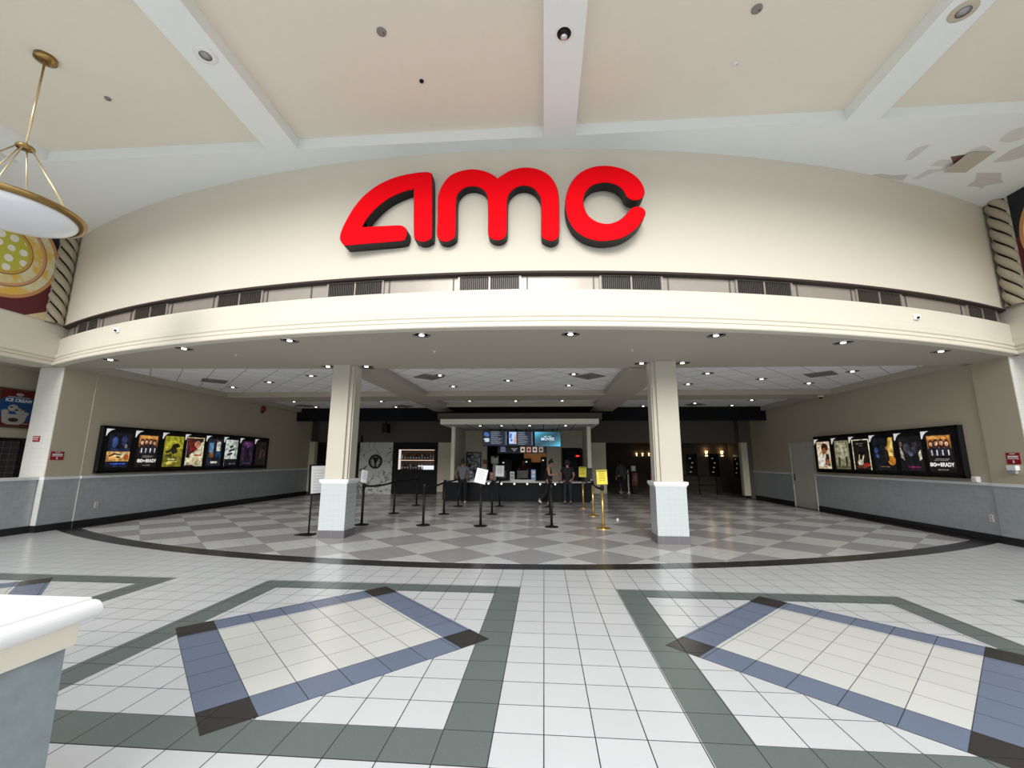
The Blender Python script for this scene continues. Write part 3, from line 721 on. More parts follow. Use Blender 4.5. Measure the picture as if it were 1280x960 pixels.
# round speakers on the beams, smoke detectors, spot
def rspeaker(u, v, lb, rim):
    p = onz(u, v, ZC); t = thing('ceiling_speaker', lb, 'speaker', (p.x, p.y, ZC), group='round speakers on the ceiling beams')
    b = MB(); b.lathe([(.075, -.012), (.10, -.014), (.135, -.006), (.14, 0), (.075, 0)], n=28, caps=False); b.build('rim', rim, t, True)
    b = MB(); b.lathe([(.078, -.008), (.0, -.009)], n=24); b.build('grille', plain('speaker_grille', (.42, .42, .42), .7, bump=.4, bscale=300), t, True)
rspeaker(257, 69, 'white round speaker with grey grille on the left ceiling beam', m_plainwhite)
rspeaker(1204, 14, 'tan round speaker with grey grille on the right ceiling beam', plain('aged_tan_plastic', (.55, .48, .38), .6))
p = onz(705, 42, ZC); t = thing('spotlight', 'black recessed spotlight with chrome eyeball in the centre ceiling beam', 'ceiling light', (p.x, p.y, ZC))
b = MB(); b.lathe([(.085, -.002), (.11, -.008), (.115, 0), (.085, 0)], n=24); b.build('trim_ring', m_plainwhite, t, True)
b = MB(); b.lathe([(.088, -.004), (0, -.005)], n=24); b.build('recess', m_blackg, t, True)
b = MB(); b.ell((0, .03, -.012), (.045, .045, .03), 16); b.build('eyeball', m_chrome, t, True)
for (u, v), r_, m_, lb in (((477, 39.5), .062, m_diff, 'grey round cover plate on the tan ceiling panel left of centre'), ((946, 11), .062, m_diff, 'grey round cover plate on the tan ceiling panel at the top right'), ((919, 79), .042, m_plainwhite, 'small white round detector on the tan ceiling panel right of the centre beam'), ((527, 101), .032, m_black, 'small black round hole cover on the tan ceiling panel above the letter M'), ((135, 123), .042, m_diff, 'small pale round detector on the tan ceiling panel beside the hanging lamp')):
    p = onz(u, v, ZP); t = thing('ceiling_cover', lb, 'ceiling fitting', (p.x, p.y, ZP))
    b = MB(); b.lathe([(r_, 0), (r_, -.012), (r_*.8, -.022), (0, -.024)], n=20); b.build('cap', m_, t, True)
    b = MB(); b.lathe([(r_*.12, -.02), (r_*.12, -.03), (0, -.03)], (r_*.5, 0, 0), 8); b.build('screw', m_black, t, True)
for (u, v), lb in (((790, 437), 'tiny white sprinkler in the soffit left of the right column'), ((295, 443), 'tiny white sprinkler in the soffit left of the left column'), ((543, 439), 'tiny white sprinkler in the soffit between the columns')):
    p = onz(u, v, ZS); t = thing('sprinkler', lb, 'sprinkler', (p.x, p.y, ZS+.004))
    b = MB(); b.lathe([(.035, 0), (.035, -.006), (.012, -.012), (.010, -.03), (.025, -.034), (.0, -.036)], n=14); b.build('head', m_plainwhite, t, True)

# ------------------------------------------------------------------ hanging lamp
hx, hy = -6.76, 4.51
t = thing('pendant_lamp', 'brass pendant lamp with an opal glass bowl hanging from the ceiling', 'lamp', (hx, hy, ZP))
b = MB(); b.lathe([(.12, 0), (.12, -.05), (.05, -.07), (0, -.07)], n=24, c=(0, 0, 0)); b.build('canopy', m_brass, t, True)
b = MB(); b.tube([(0, 0, -.05), (0, 0, -1.40)], .014, 10); b.build('rod', plain('bright_brass', (.70, .58, .36), .3, .8), t, True)
b = MB(); b.lathe([(.02, -1.36), (.09, -1.375), (.095, -1.40), (.02, -1.415)], n=20); b.build('hub', m_brass, t, True)
RZ = -2.28; RR = .68
for k in range(6):
    a = 2*PI*k/6+.2
    b = MB(); b.tube([(.07*math.cos(a), .07*math.sin(a), -1.39), (RR*.93*math.cos(a), RR*.93*math.sin(a), RZ+.03)], .009, 8); b.build('stay', MATS['bright_brass'], t, True)
b = MB(); b.lathe([(RR-.08, RZ+.0), (RR-.05, RZ+.03), (RR, RZ+.035), (RR+.025, RZ+.015), (RR+.02, RZ-.02), (RR-.03, RZ-.04), (RR-.08, RZ-.03), (RR-.08, RZ)], n=48, caps=False); b.build('rim', m_brass, t, True)
b = MB(); b.lathe([(RR-.06, RZ-.02)]+[((RR-.06)*math.cos(a), RZ-.02-.17*math.sin(a)) for a in [i*PI/2/12 for i in range(1, 13)]], n=48); b.build('bowl', m_opal, t, True)

# ------------------------------------------------------------------ kiosk corner at the lower left
t = thing('counter', 'white topped counter with cream band and grey base at the near left corner', 'counter', (-3.1, 1.2, 0))
b = MB(); b.box(-4.4, -2.145, .3, 2.03, .905, .95); b.build('top', m_plainwhite, t, bevel=.006)
b = MB()
nose = [(0, -.01)]+[(.052*math.sin(PI*i/12)+.02, .026-.046+.044*-math.cos(PI*i/12)+.0) for i in range(13)]+[(0, .02)]
rows = []
pr_ = [(0.0, .862)]+[(.018+.042*math.sin(PI*i/12), .899-.04*math.cos(PI*i/12)) for i in range(13)]+[(.0, .94)]
for off, z in pr_: rows.append([(-2.145+off, .3, z), (-2.145+off, 2.03, z)])
b.grid(rows, smooth=False); b.face([r_[1] for r_ in rows])
nm_ = b.build('rounded_edge', m_plainwhite, t)
b = MB(); b.box(-4.4, -2.105, .3, 1.95, .775, .87); b.build('cream_band', m_cream, t)
m_kbase = plain('grey_blue_laminate', (.30, .35, .37), .5, noise=.25, nscale=14, bump=.2, bscale=30)
b = MB(); b.box(-4.4, -2.125, .3, 1.925, 0.0, .776); b.build('base', m_kbase, t)
#@@PART2
# ------------------------------------------------------------------ back wall, bar, concession recess, hall
YW = 20.2
m_header = plain('dark_taupe_paint', (0.115, 0.105, 0.088), .85, noise=.04)
m_dbeige = plain('muted_beige_paint', (0.66, 0.62, 0.48), .8, noise=.03)
m_dark = plain('charcoal_paint', (0.02, 0.02, 0.022), .7)
m_brown = plain('dark_brown_paint', (0.075, 0.062, 0.045), .8)
b = MB(); b.box(XL-.1, -3.72, YW, YW+.15, 2.4, 3.65); b.box(1.85, XR+.1, YW, YW+.15, 2.4, 3.65); wb = struct(b.build('wall_back', m_header))
b = MB(); b.box(-5.0, -3.72, YW, YW+.15, .12, 2.4); b.box(1.85, 2.84, YW, YW+.15, .12, 2.4); b.build('beige_panel', m_dbeige, wb)
b = MB(); b.box(-5.0, -3.72, YW-.01, YW+.15, 0, .12); b.box(1.85, 2.84, YW-.01, YW+.15, 0, .12); b.build('base_tile', m_baset_x, wb)
b = MB(); b.box(XL, XL+.26, 19.55, 19.8, .12, 2.4); b.box(8.66, 8.92, 19.75, 20.0, .12, 2.4); struct(b.build('trim_6', m_dbeige))
b = MB(); b.box(8.92, XR, 19.75, 20.3, 0, 3.65); b.box(8.62, XR, 19.76, 20.3, 2.4, 3.65); b.box(XL, XL+.05, 19.6, 20.3, 0, 3.65); struct(b.build('wall_return', m_header))
# left hall behind its opening
b = MB(); b.box(-12.5, -8.7, 22.6, 22.7, 0, 2.7); b.box(-8.8, -8.7, YW, 22.6, 0, 2.7); b.box(-12.6, -12.5, YW, 22.6, 0, 2.7); b.box(-12.6, XL-.05, YW+.02, YW+.12, 0, 2.7); struct(b.build('wall_hall_left', m_brown))
b = MB(); b.box(-12.5, -3.6, YW+.15, 26.5, 2.6, 2.7); b.box(1.85, 10.5, YW+.15, 26.5, 2.6, 2.7); struct(b.build('ceiling_hall', m_dark))
# marble clad panel with round emblem
def marble():
    k = NT('grey_marble'); b = k.b; b.inputs['Roughness'].default_value = .3
    tc = k.n('ShaderNodeTexCoord'); mp = k.n('ShaderNodeMapping'); mp.inputs['Rotation'].default_value = (0, .75, 0); mp.inputs['Location'].default_value = (4.3, 1.7, 2.9)
    k.l(tc.outputs['Object'], mp.inputs[0])
    n1 = k.n('ShaderNodeTexNoise'); n1.inputs['Scale'].default_value = 1.6; n1.inputs['Detail'].default_value = 7; n1.inputs['Distortion'].default_value = .9; k.l(mp.outputs[0], n1.inputs['Vector'])
    r = k.n('ShaderNodeValToRGB'); e = r.color_ramp.elements
    e[0].position = .47; e[0].color = (.60, .61, .59, 1); e[1].position = .53; e[1].color = (.60, .61, .59, 1)
    q = r.color_ramp.elements.new(.5); q.color = (.10, .10, .10, 1)
    k.l(n1.outputs['Fac'], r.inputs[0]); k.l(r.outputs[0], b.inputs['Base Color']); return k.m
b = MB(); b.box(-8.8, -7.18, YW-.02, YW+.15, .0, 2.4); struct(b.build('wall_marble', marble()))
ec = Vector((-8.0, YW-.02, 1.49)); U, V, N = Vector((1, 0, 0)), Vector((0, 0, 1)), Vector((0, -1, 0))
t = thing('wall_emblem', 'round black emblem with a cocktail glass on the grey marble panel', 'emblem', ec)
b = MB()
def ringp(mb, O, U, V, N, r0, r1, d0, d1, n=40):
    f = lambda r, a, d: O+U*(r*math.cos(a))+V*(r*math.sin(a))+N*d
    rows = [[f(r, 2*PI*k/n, d) for k in range(n)] for r, d in ((r0, d0), (r0, d1), (r1, d1), (r1, d0))]
    mb.grid(rows, smooth=False, close=True)
ringp(b, ec, U, V, N, .245, .335, 0, .02); ringp(b, ec, U, V, N, .19, .215, 0, .02)
b.build('ring', m_black, t)
b = MB(); b.slab(ec, U, V, N, [(-.17, .16), (-.15, .16), (-.05, -.04), (-.035, -.2), (-.07, -.24), (.07, -.24), (.035, -.2), (.05, -.04), (.15, .16), (.17, .16), (.19, .2), (-.19, .2)], 0, .02); b.slab(ec, U, V, N, [(-.24, -.02), (-.08, -.02), (-.075, .0), (-.24, .0)], 0, .02); b.slab(ec, U, V, N, [(.24, -.02), (.08, -.02), (.075, .0), (.24, .0)], 0, .02)
b.build('glass_motif', m_black, t)
# dark bar front with a lit bottle niche
NX0, NX1, NZ0, NZ1 = -6.92, -5.17, 1.12, 2.06
b = MB(); y0, y1 = YW-.01, YW+.12
b.box(-7.18, NX0, y0, y1, 0, 2.4); b.box(NX1, -5.0, y0, y1, 0, 2.4); b.box(NX0, NX1, y0, y1, 0, NZ0); b.box(NX0, NX1, y0, y1, NZ1, 2.4)
struct(b.build('wall_bar', plain('charcoal_bar_front', (.008, .009, .012), .55, spec=.15)))
t = thing('bar_shelving', 'lit two tier bottle shelf set in the charcoal bar wall', 'shelf', ((NX0+NX1)/2, YW+.2, NZ0))
m_shelfwood = plain('warm_shelf_wood', (.10, .045, .025), .5)
b = MB(); b.box(NX0, NX1, YW+.42, YW+.45, NZ0, NZ1); b.build('back_panel', m_shelfwood, t)
for z_ in (NZ0, NZ0+.46):
    b = MB(); b.box(NX0, NX1, YW+.1, YW+.42, z_-.02, z_+.01); b.build('shelf', m_shelfwood, t)
m_warm = glow('warm_shelf_light', (1.0, .72, .55), 0.6)
for z_ in (NZ1-.03, NZ0+.425):
    b = MB(); b.box(NX0+.01, NX1-.01, YW+.08, YW+.11, z_, z_+.025); b.build('light_strip', m_warm, t)
for x_ in (NX0, NX1-.02):
    b = MB(); b.box(x_, x_+.02, YW+.08, YW+.11, NZ0, NZ1); b.build('side_strip', m_warm if x_ == NX0 else m_shelfwood, t)
bmats = [plain('bottle_amber', (.42, .15, .04), .15), plain('bottle_green', (.06, .16, .08), .15), plain('bottle_clear', (.62, .62, .66), .15), plain('bottle_dark', (.02, .015, .02), .15), plain('bottle_white', (.7, .68, .66), .2)]
cols_ = ['amber', 'dark green', 'clear', 'black', 'white']
ordn = ['first', 'second', 'third', 'fourth', 'fifth', 'sixth', 'seventh', 'eighth', 'ninth', 'tenth', 'eleventh', 'twelfth']
proto = {}
for row, z_ in ((1, NZ0+.47), (0, NZ0+.01)):
    for i in range(12):
        if row == 0 and i > 7: continue
        c_ = (i*3+row*2+(i//4)) % 5
        x_ = NX0+.14+i*.137
        lb = '%s bottle, %s from the left on the %s shelf of the bar niche' % (cols_[c_], ordn[i], 'upper' if row else 'lower')
        if c_ not in proto:
            t = thing('bottle', lb, 'bottle', (x_, YW+.22, z_), group='bottles in the bar niche')
            b = MB(); b.lathe([(.035, 0), (.037, .01), (.037, .17), (.014, .22), (.014, .27)], n=14); b.build('glass', bmats[c_], t, True)
            b = MB(); b.lathe([(.015, .268), (.015, .295), (0, .296)], n=10); b.build('cap', bmats[3], t, True)
            b = MB(); b.lathe([(.038, .05), (.0385, .055), (.0385, .12), (.038, .125)], n=14); b.build('paper_band', m_paper if c_ != 4 else m_ink, t, True)
            proto[c_] = t
        else:
            t = copy_tree(proto[c_]); t.location = (x_, YW+.22, z_); t['label'] = lb
t = thing('bar_register', 'bright white till standing at the right end of the lower bar shelf', 'till', (-5.5, YW+.2, NZ0+.01))
m_lit = glow('lit_white_panel', (.85, .88, .95), .55)
b = MB(); b.box(-5.72, -5.22, YW+.1, YW+.3, NZ0+.01, NZ0+.15); b.build('body', m_lit, t)
b = MB(); b.box(-5.98, -5.25, YW+.15, YW+.3, NZ0+.15, NZ0+.19); b.build('top', m_lit, t)

# ---- concession recess
RX0, RX1 = -3.70, 1.78
b = MB(); b.box(RX0-.12, RX0, 17.9, YW+.15, 0, 2.97); b.box(RX1, RX1+.11, 17.9, YW+.15, 0, 2.97); struct(b.build('wall_stand_side', m_dbeige))
KX0, KX1 = -2.62, .12
b = MB(); b.box(RX0, KX0, YW, YW+.12, 0, 3.05); b.box(KX1, .82, YW, YW+.12, 0, 3.05); b.box(.82, RX1, YW, YW+.12, 2.12, 3.05); b.box(KX0, KX1, YW, YW+.12, 2.85, 3.05)
ws = struct(b.build('wall_stand_back', m_dbeige))
b = MB(); b.box(KX0-.04, KX0+.02, YW-.02, YW+.1, 0, 2.85); b.box(KX1-.02, KX1+.0, YW-.02, YW+.1, 0, 2.85); b.box(KX0, KX1, YW-.02, YW+.1, 2.8, 2.9); b.build('opening_frame', m_black, ws)
b = MB(); b.box(.80, .88, YW-.03, YW+.1, 0, 2.15); b.box(1.66, 1.72, YW-.03, YW+.1, 0, 2.15); b.box(.80, 1.72, YW-.03, YW+.1, 2.1, 2.16); d2 = struct(b.build('door_2', m_black))
b = MB(); b.box(.95, 1.62, YW+.9, YW+.95, 0, 2.1); b.build('door_leaf', m_dark, d2)
# kitchen behind the opening
b = MB(); b.box(KX0-.6, RX1, 23.4, 23.5, 0, 3.05); b.box(KX0-.7, KX0-.6, YW+.12, 23.4, 0, 3.05); b.box(RX1, RX1+.1, YW+.12, 23.4, 0, 3.05); b.box(KX0-.6, RX1+.1, YW+.12, 23.4, 3.0, 3.05); struct(b.build('wall_kitchen', m_dark))
def pxbox(u0, u1, v0, v1, y, dep=.1):
    a = ony(u0, v1, y); c = ony(u1, v0, y); return (a.x, c.x, y, y+dep, a.z, c.z)
t = thing('lit_wall_panel', 'glowing orange panel standing in for the lit kitchen wall under the menu boards', 'wall panel', ony(668, 577, 23.3))
b = MB(); b.box(*pxbox(655, 683, 566.5, 578, 23.3, .08)); b.build('panel', glow('orange_panel', (.48, .17, .03), .15), t)  # emission stands in for light falling on the orange kitchen wall
b = MB(); b.box(*pxbox(654, 684, 578, 579.5, 23.28, .1)); b.build('frame', m_black, t)
# canopy
b = MB(); b.box(-4.06, 2.11, 16.6, YW, 2.97, 3.17); cn = struct(b.build('ceiling_canopy', plain('bright_cream_paint', (.94, .92, .80), .6)))
b = MB(); b.box(-4.22, 2.26, 16.8, YW, 3.17, 3.42); b.build('upper_band', m_header, cn)
b = MB(); b.box(-4.0, 2.05, 16.66, YW, 2.962, 2.97); b.build('tile_soffit', tile('canopy_ceiling_tile', (.62, .62, .6), .61, grout='2a2a2a', gw=.03, rough=.9, bump=0), cn)
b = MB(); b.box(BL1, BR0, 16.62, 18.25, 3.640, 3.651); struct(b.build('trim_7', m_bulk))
for x0, x1 in ((-3.84, -3.69), (1.76, 1.91)):
    b = MB(); b.box(x0, x1, 17.72, 17.88, 0, 2.97); struct(b.build('wall_stand_pier', MATS['bright_cream_paint']))
zc_ = 2.961; used_c = []
for (u, v), lb in (((600, 533), 'canopy downlight left of the menu screens'), ((627, 532.7), 'canopy downlight above the left menu screen'), ((662, 532.7), 'canopy downlight above the middle menu screen'), ((707, 532.7), 'canopy downlight right of the menu screens')):
    o = copy_tree(dl0); p = ony(u, v, 17.3); p = Vector((p.x, 17.3, zc_)); o.location = p; o['label'] = lb+' over the concession counter'; o['group'] = 'downlights under the concession canopy'
# counter
CY = 16.85
t = thing('concession_counter', 'long black concession counter with a pale worktop under the canopy', 'counter', (-1.1, CY+.4, 0))
b = MB(); b.box(-3.95, 1.80, CY+.04, CY+.75, .06, .73); b.build('body', plain('counter_black_laminate', (.006, .0075, .010), .5, spec=.12), t)
for i in range(6):
    x_ = -3.95+.96*i
    b = MB(); b.box(x_+.01, x_+.945, CY+.025, CY+.045, .1, .66); b.build('front_panel', MATS['counter_black_laminate'], t, bevel=.004)
b = MB(); b.box(-3.9, 1.75, CY+.1, CY+.7, 0, .06); b.build('plinth', m_black, t)
m_wt = plain('pale_worktop', (.66, .68, .66), .3)
b = MB(); b.box(-4.0, 1.86, CY-.03, CY+.8, .735, .785); b.build('worktop', m_wt, t, bevel=.006)
m_puck = glow('puck_lamp', (1, .97, .9), 2.2)
for u in (610.7, 626.8, 643, 659, 675.2, 694):
    p = ony(u, 607.7, CY+.02)
    b = MB(); b.lathe([(.03, 0), (.03, .02), (0, .02)], (p.x, CY+.0, .69), 12, 'Y'); b.build('puck_light', m_puck, t)
t = thing('counter_riser', 'long white riser tray lying on the concession counter beside the woman', 'tray', (-.9, CY+.5, .785))
b = MB(); b.box(*pxbox(637, 669, 599.3, 603, CY+.06, .25)[:4], .785, .84); b.build('body', m_wt, t, bevel=.01)
b = MB(); q = pxbox(637, 669, 599.3, 603, CY+.06, .25); b.box(q[0]+.03, q[1]-.03, q[2]+.03, q[3]-.03, .84, .846); b.build('mat', m_paper, t)
t = thing('counter_tray', 'short white tray on the left half of the concession counter', 'tray', (-2.9, CY+.5, .785))
q = pxbox(587, 607, 599.3, 603, CY+.06, .22); b = MB(); b.box(q[0], q[1], q[2], q[3], .785, .83); b.build('body', m_wt, t, bevel=.01)
b = MB(); b.box(q[0]+.03, q[1]-.03, q[2]+.03, q[3]-.03, .83, .836); b.build('mat', m_paper, t)
m_screen_dim = glow('dim_screen', (.05, .09, .12), .5)
def till(u0, u1, v0, lb):
    y = CY+.45; q = pxbox(u0, u1, v0, 602, y, .05); xm = (q[0]+q[1])/2
    t = thing('till', lb, 'till', (xm, y, .785))
    b = MB(); b.box(xm-.10, xm+.10, y-.08, y+.12, .785, .81); b.build('base', m_black, t)
    b = MB(); b.tube([(xm, y+.04, .8), (xm, y+.04, .95)], .03, 8); b.build('stem', m_black, t)
    b = MB(); b.box(q[0], q[1], y, y+.05, .88, q[5]); b.build('monitor', m_blackg, t, bevel=.008)
    b = MB(); b.box(q[0]+.02, q[1]-.02, y+.05, y+.055, .90, q[5]-.03); b.build('screen', m_screen_dim, t)
till(622, 633, 588.5, 'black till monitor left of the white leaflet on the concession counter')
till(646, 660, 588, 'black till monitor in the middle of the concession counter')
till(592, 603, 587, 'black till monitor under the framed window at the left of the counter')
till(733, 740, 585, 'black till monitor at the right end of the concession counter')
def standup(nm, u0, u1, v0, v1, y, mat, lb, cat, mat2=None):
    q = pxbox(u0, u1, v0, v1, y, .015); zb = .785
    t = thing(nm, lb, cat, ((q[0]+q[1])/2, y, zb))
    b = MB(); b.box(q[0], q[1], y, y+.015, zb+.02, q[5]); b.build('card', mat, t)
    b = MB(); b.box(q[0], q[1], y-.03, y+.05, zb, zb+.02); b.build('foot', m_black, t)
    w_, h_ = q[1]-q[0], q[5]-zb
    b = MB(); b.box(q[0]+w_*.15, q[1]-w_*.2, y-.003, y, zb+h_*.3, zb+h_*.5); b.box(q[0]+w_*.2, q[1]-w_*.15, y-.003, y, zb+h_*.62, zb+h_*.85); b.build('print', mat2 or m_ink, t)
standup('leaflet_stand', 637.5, 643, 589.5, 598, CY+.36, m_paper, 'white leaflet stand on the counter left of the white riser tray', 'leaflet')
standup('display_card', 664, 669.5, 587, 598, CY+.72, glow('blue_card', (.08, .22, .42), .3), 'blue display card behind the riser tray on the concession counter', 'display', glow('pink_card_print', (.6, .4, .42), .25))
standup('display_card', 584.5, 591, 587, 600, CY+.3, plain('cobalt_card', (.03, .05, .22), .4), 'cobalt blue display card beside the man in the grey shirt', 'display', m_paper)
standup('display_card', 612, 617.5, 590, 598, CY+.5, plain('crimson_card', (.20, .02, .02), .4), 'dark red display card on the counter right of the tilted white notice', 'display', plain('pink_print', (.5, .25, .22), .5))
# things on the recess walls
q = pxbox(582.5, 602, 565, 590, YW-.03, .03)
t = thing('picture_frame', 'black framed glossy notice board on the beige wall left of the kitchen opening', 'frame', ((q[0]+q[1])/2, YW, q[4]))
b = MB(); b.box(q[0], q[1], YW-.04, YW, q[4], q[5]); b.build('frame', m_blackg, t, bevel=.006)
nbm = NT('painted_reflection_glass'); nb_ = nbm.b; nb_.inputs['Roughness'].default_value = .15
_tc = nbm.n('ShaderNodeTexCoord'); _nz = nbm.n('ShaderNodeTexNoise'); _nz.inputs['Scale'].default_value = 7; _nz.inputs['Detail'].default_value = 5; nbm.l(_tc.outputs['Object'], _nz.inputs['Vector'])
_r = nbm.n('ShaderNodeValToRGB'); _r.color_ramp.elements[0].position = .45; _r.color_ramp.elements[0].color = (.02, .025, .03, 1); _r.color_ramp.elements[1].position = .66; _r.color_ramp.elements[1].color = (.6, .65, .75, 1); nbm.l(_nz.outputs['Fac'], _r.inputs[0]); nbm.l(_r.outputs[0], nb_.inputs['Base Color'])  # bluish reflections painted into the glass colour with noise
b = MB(); b.box(q[0]+.06, q[1]-.06, YW-.045, YW-.04, q[4]+.12, q[5]-.06); b.build('sheet', nbm.m, t)
q = pxbox(603.5, 608.5, 574.5, 580, YW-.02, .02)
t = thing('notice_sign', 'small dark red notice on the beige wall between the framed board and the kitchen opening', 'sign', ((q[0]+q[1])/2, YW, q[4]))
b = MB(); b.box(*q); b.build('panel', m_redsign, t)
b = MB(); b.box(q[0]+.03, q[1]-.03, YW-.023, YW-.02, q[4]+.08, q[4]+.11); b.build('print', plain('dull_pink', (.4, .2, .18), .5), t)
q = pxbox(694, 696.2, 576, 579.5, YW-.02, .02)
t = thing('wall_switch', 'small white round switch on the beige wall right of the kitchen opening', 'switch', (q[0], YW, q[4]))
b = MB(); b.lathe([(.05, 0), (.05, -.02), (0, -.02)], ((q[0]+q[1])/2, YW, (q[4]+q[5])/2), 16, 'Y'); b.build('plate', m_plainwhite, t)
b = MB(); b.lathe([(.02, -.02), (.02, -.03), (0, -.03)], ((q[0]+q[1])/2, YW, (q[4]+q[5])/2), 10, 'Y'); b.build('knob', m_cream, t)
p = ony(722, 570, YW+.6)
t = thing('lit_sign', 'small glowing red sign in the dark doorway right of the kitchen', 'sign', p)
b = MB(); b.box(p.x-.09, p.x+.09, YW+.6, YW+.64, p.z-.05, p.z+.05); b.build('housing', m_black, t)
b = MB(); b.box(p.x-.08, p.x+.08, YW+.59, YW+.6, p.z-.035, p.z+.035); b.build('lens', glow('red_lens', (.9, .03, .02), 1.2), t)
# kitchen equipment
m_steel = plain('dull_steel', (.40, .41, .40), .35, .4)
q = pxbox(613, 623, 570, 580, 20.9, .35)
t = thing('drink_dispenser', 'tall pale grey dispenser behind the counter at the left of the kitchen', 'machine', ((q[0]+q[1])/2, 21.0, 0))
b = MB(); b.box(q[0], q[1], 20.9, 21.25, q[4], q[5]); b.build('head', m_steel, t, bevel=.03)
b = MB(); b.box(q[0]+.10, q[1]-.10, 20.95, 21.2, .0, q[4]); b.build('body', m_steel, t, bevel=.02)
b = MB(); b.box(q[0]+.16, q[1]-.06, 20.89, 20.9, q[5]-.09, q[5]-.03); b.build('panel', m_black, t)
for u0, u1, v0, lb in ((626, 640, 574, 'dark kitchen machine right of the pale dispenser'), (655, 664, 573, 'dark kitchen machine in front of the orange panel'), (676, 683, 571, 'dark kitchen machine at the right of the orange panel')):
    q = pxbox(u0, u1, v0, 600, 21.6, .5)
    t = thing('kitchen_machine', lb, 'machine', ((q[0]+q[1])/2, 21.8, 0))
    b = MB(); b.box(q[0], q[1], 21.6, 22.1, .9, q[5]); b.build('cabinet', m_dark, t, bevel=.02)
    b = MB(); b.box(q[0]-.02, q[1]+.02, 21.55, 22.15, .0, .9); b.build('stand', m_black, t)
    b = MB(); b.box(q[0]+.08, q[0]+.16, 21.59, 21.6, q[5]-.2, q[5]-.14); b.build('display', glow('white_display', (.9, .88, .8), .5), t)
# hanging menu screens
def bars(mb, O, U, V, N, rect, n, rng, d=.004, w0=.5, gap=.45):
    x0, x1, y0, y1 = rect
    for i in range(n):
        h = (y1-y0)/n; yb = y1-(i+1)*h
        mb.slab(O, U, V, N, [(x0, yb+h*gap), (x0+(x1-x0)*rng.uniform(w0, 1), yb+h*gap), (x0+(x1-x0)*rng.uniform(w0, 1), yb+h), (x0, yb+h)], d-.002, d)
rng = random.Random(3)
U, V, N = Vector((1, 0, 0)), Vector((0, 0, 1)), Vector((0, -1, 0))
YS = 19.0
def screen_body(u0, u1, v0, v1, lb, mat, back=.08):
    a = ony(u0, v1, YS); c = ony(u1, v0, YS)
    t = thing('menu_screen', lb, 'screen', (a.x, YS, a.z), group='menu screens over the concession counter')
    W, H = c.x-a.x, c.z-a.z; O = Vector((a.x, YS, a.z))
    b = MB(); b.box(a.x, c.x, YS, YS+back, a.z, c.z); b.build('housing', m_blackg, t, bevel=.006)
    b = MB(); b.slab(O, U, V, N, [(.02, .02), (W-.02, .02), (W-.02, H-.02), (.02, H-.02)], .0, .003); pn = b.build('display', mat, t)
    b = MB()
    for f in (.3, .7): b.tube([(a.x+W*f, YS+.05, c.z), (a.x+W*f, YS+.05, 2.965)], .015, 8)
    b.build('hanger', m_black, t)
    return t, pn, O, W, H
m_navy = glow('screen_navy', (.006, .010, .028), .6)
m_sw = glow('screen_white', (.60, .70, .80), .55); m_sb = glow('screen_blue', (.06, .14, .40), .6); m_so = glow('screen_orange', (.75, .38, .22), .5)
m_sl = glow('screen_grey', (.30, .36, .42), .5)
def frost(): return None
t, pn, O, W, H = screen_body(603.5, 634.8, 538.5, 557.5, 'left hanging menu screen with a dark blue price list', m_navy)
b = MB(); bars(b, O, U, V, N, (W*.32, W*.85, H*.1, H*.94), 10, rng, .007, .35, .68); bars(b, O, U, V, N, (W*.9, W*.97, H*.06, H*.94), 11, rng, .007, .6, .65); b.build('price_print', m_sl, pn)
b = MB(); b.slab(O, U, V, N, circ(W*.15, H*.45, W*.12, H*.07, 16), .004, .006); b.slab(O, U, V, N, circ(W*.17, H*.33, W*.10, H*.06, 16), .004, .006); b.build('food_print', m_sw, pn)
b = MB(); b.slab(O, U, V, N, circ(W*.12, H*.78, W*.08, H*.14, 12), .004, .006); b.slab(O, U, V, N, circ(W*.2, H*.72, W*.05, H*.12, 12), .004, .006); b.build('blue_print', m_sb, pn)
t, pn, O, W, H = screen_body(635.4, 667, 539, 557.7, 'middle hanging menu screen with a bright drink picture', m_navy)
b = MB(); bars(b, O, U, V, N, (W*.38, W*.80, H*.06, H*.94), 10, rng, .007, .35, .68); bars(b, O, U, V, N, (W*.91, W*.97, H*.06, H*.94), 11, rng, .007, .6, .65); b.build('price_print', m_sl, pn)
b = MB(); b.slab(O, U, V, N, [(W*.03, H*.16), (W*.32, H*.16), (W*.32, H*.95), (W*.03, H*.95)], .003, .005); b.build('picture_print', glow('screen_pale_blue', (.35, .5, .8), .8), pn)
b = MB(); b.slab(O, U, V, N, [(W*.05, H*.55), (W*.12, H*.5), (W*.14, H*.8), (W*.06, H*.9)], .005, .007); b.slab(O, U, V, N, [(W*.1, H*.3), (W*.18, H*.35), (W*.14, H*.5), (W*.08, H*.45)], .005, .007); b.build('blue_print', m_sb, pn)
b = MB(); b.slab(O, U, V, N, [(W*.2, H*.2), (W*.32, H*.2), (W*.32, H*.9), (W*.26, H*.7)], .005, .007); b.build('orange_print', m_so, pn)
k = NT('teal_screen'); k.b.inputs['Roughness'].default_value = .3; k.b.inputs['Base Color'].default_value = (.01, .02, .03, 1)
_tc = k.n('ShaderNodeTexCoord'); _sp = k.n('ShaderNodeSeparateXYZ'); k.l(_tc.outputs['Generated'], _sp.inputs[0])
_ds = k.math('SUBTRACT', _sp.outputs['X'], _sp.outputs['Z']); _ab = k.math('ABSOLUTE', _ds)
_r = k.n('ShaderNodeValToRGB'); _r.color_ramp.elements[0].position = .0; _r.color_ramp.elements[0].color = (.012, .045, .075, 1); _r.color_ramp.elements[1].position = .95; _r.color_ramp.elements[1].color = (.10, .55, .85, 1)
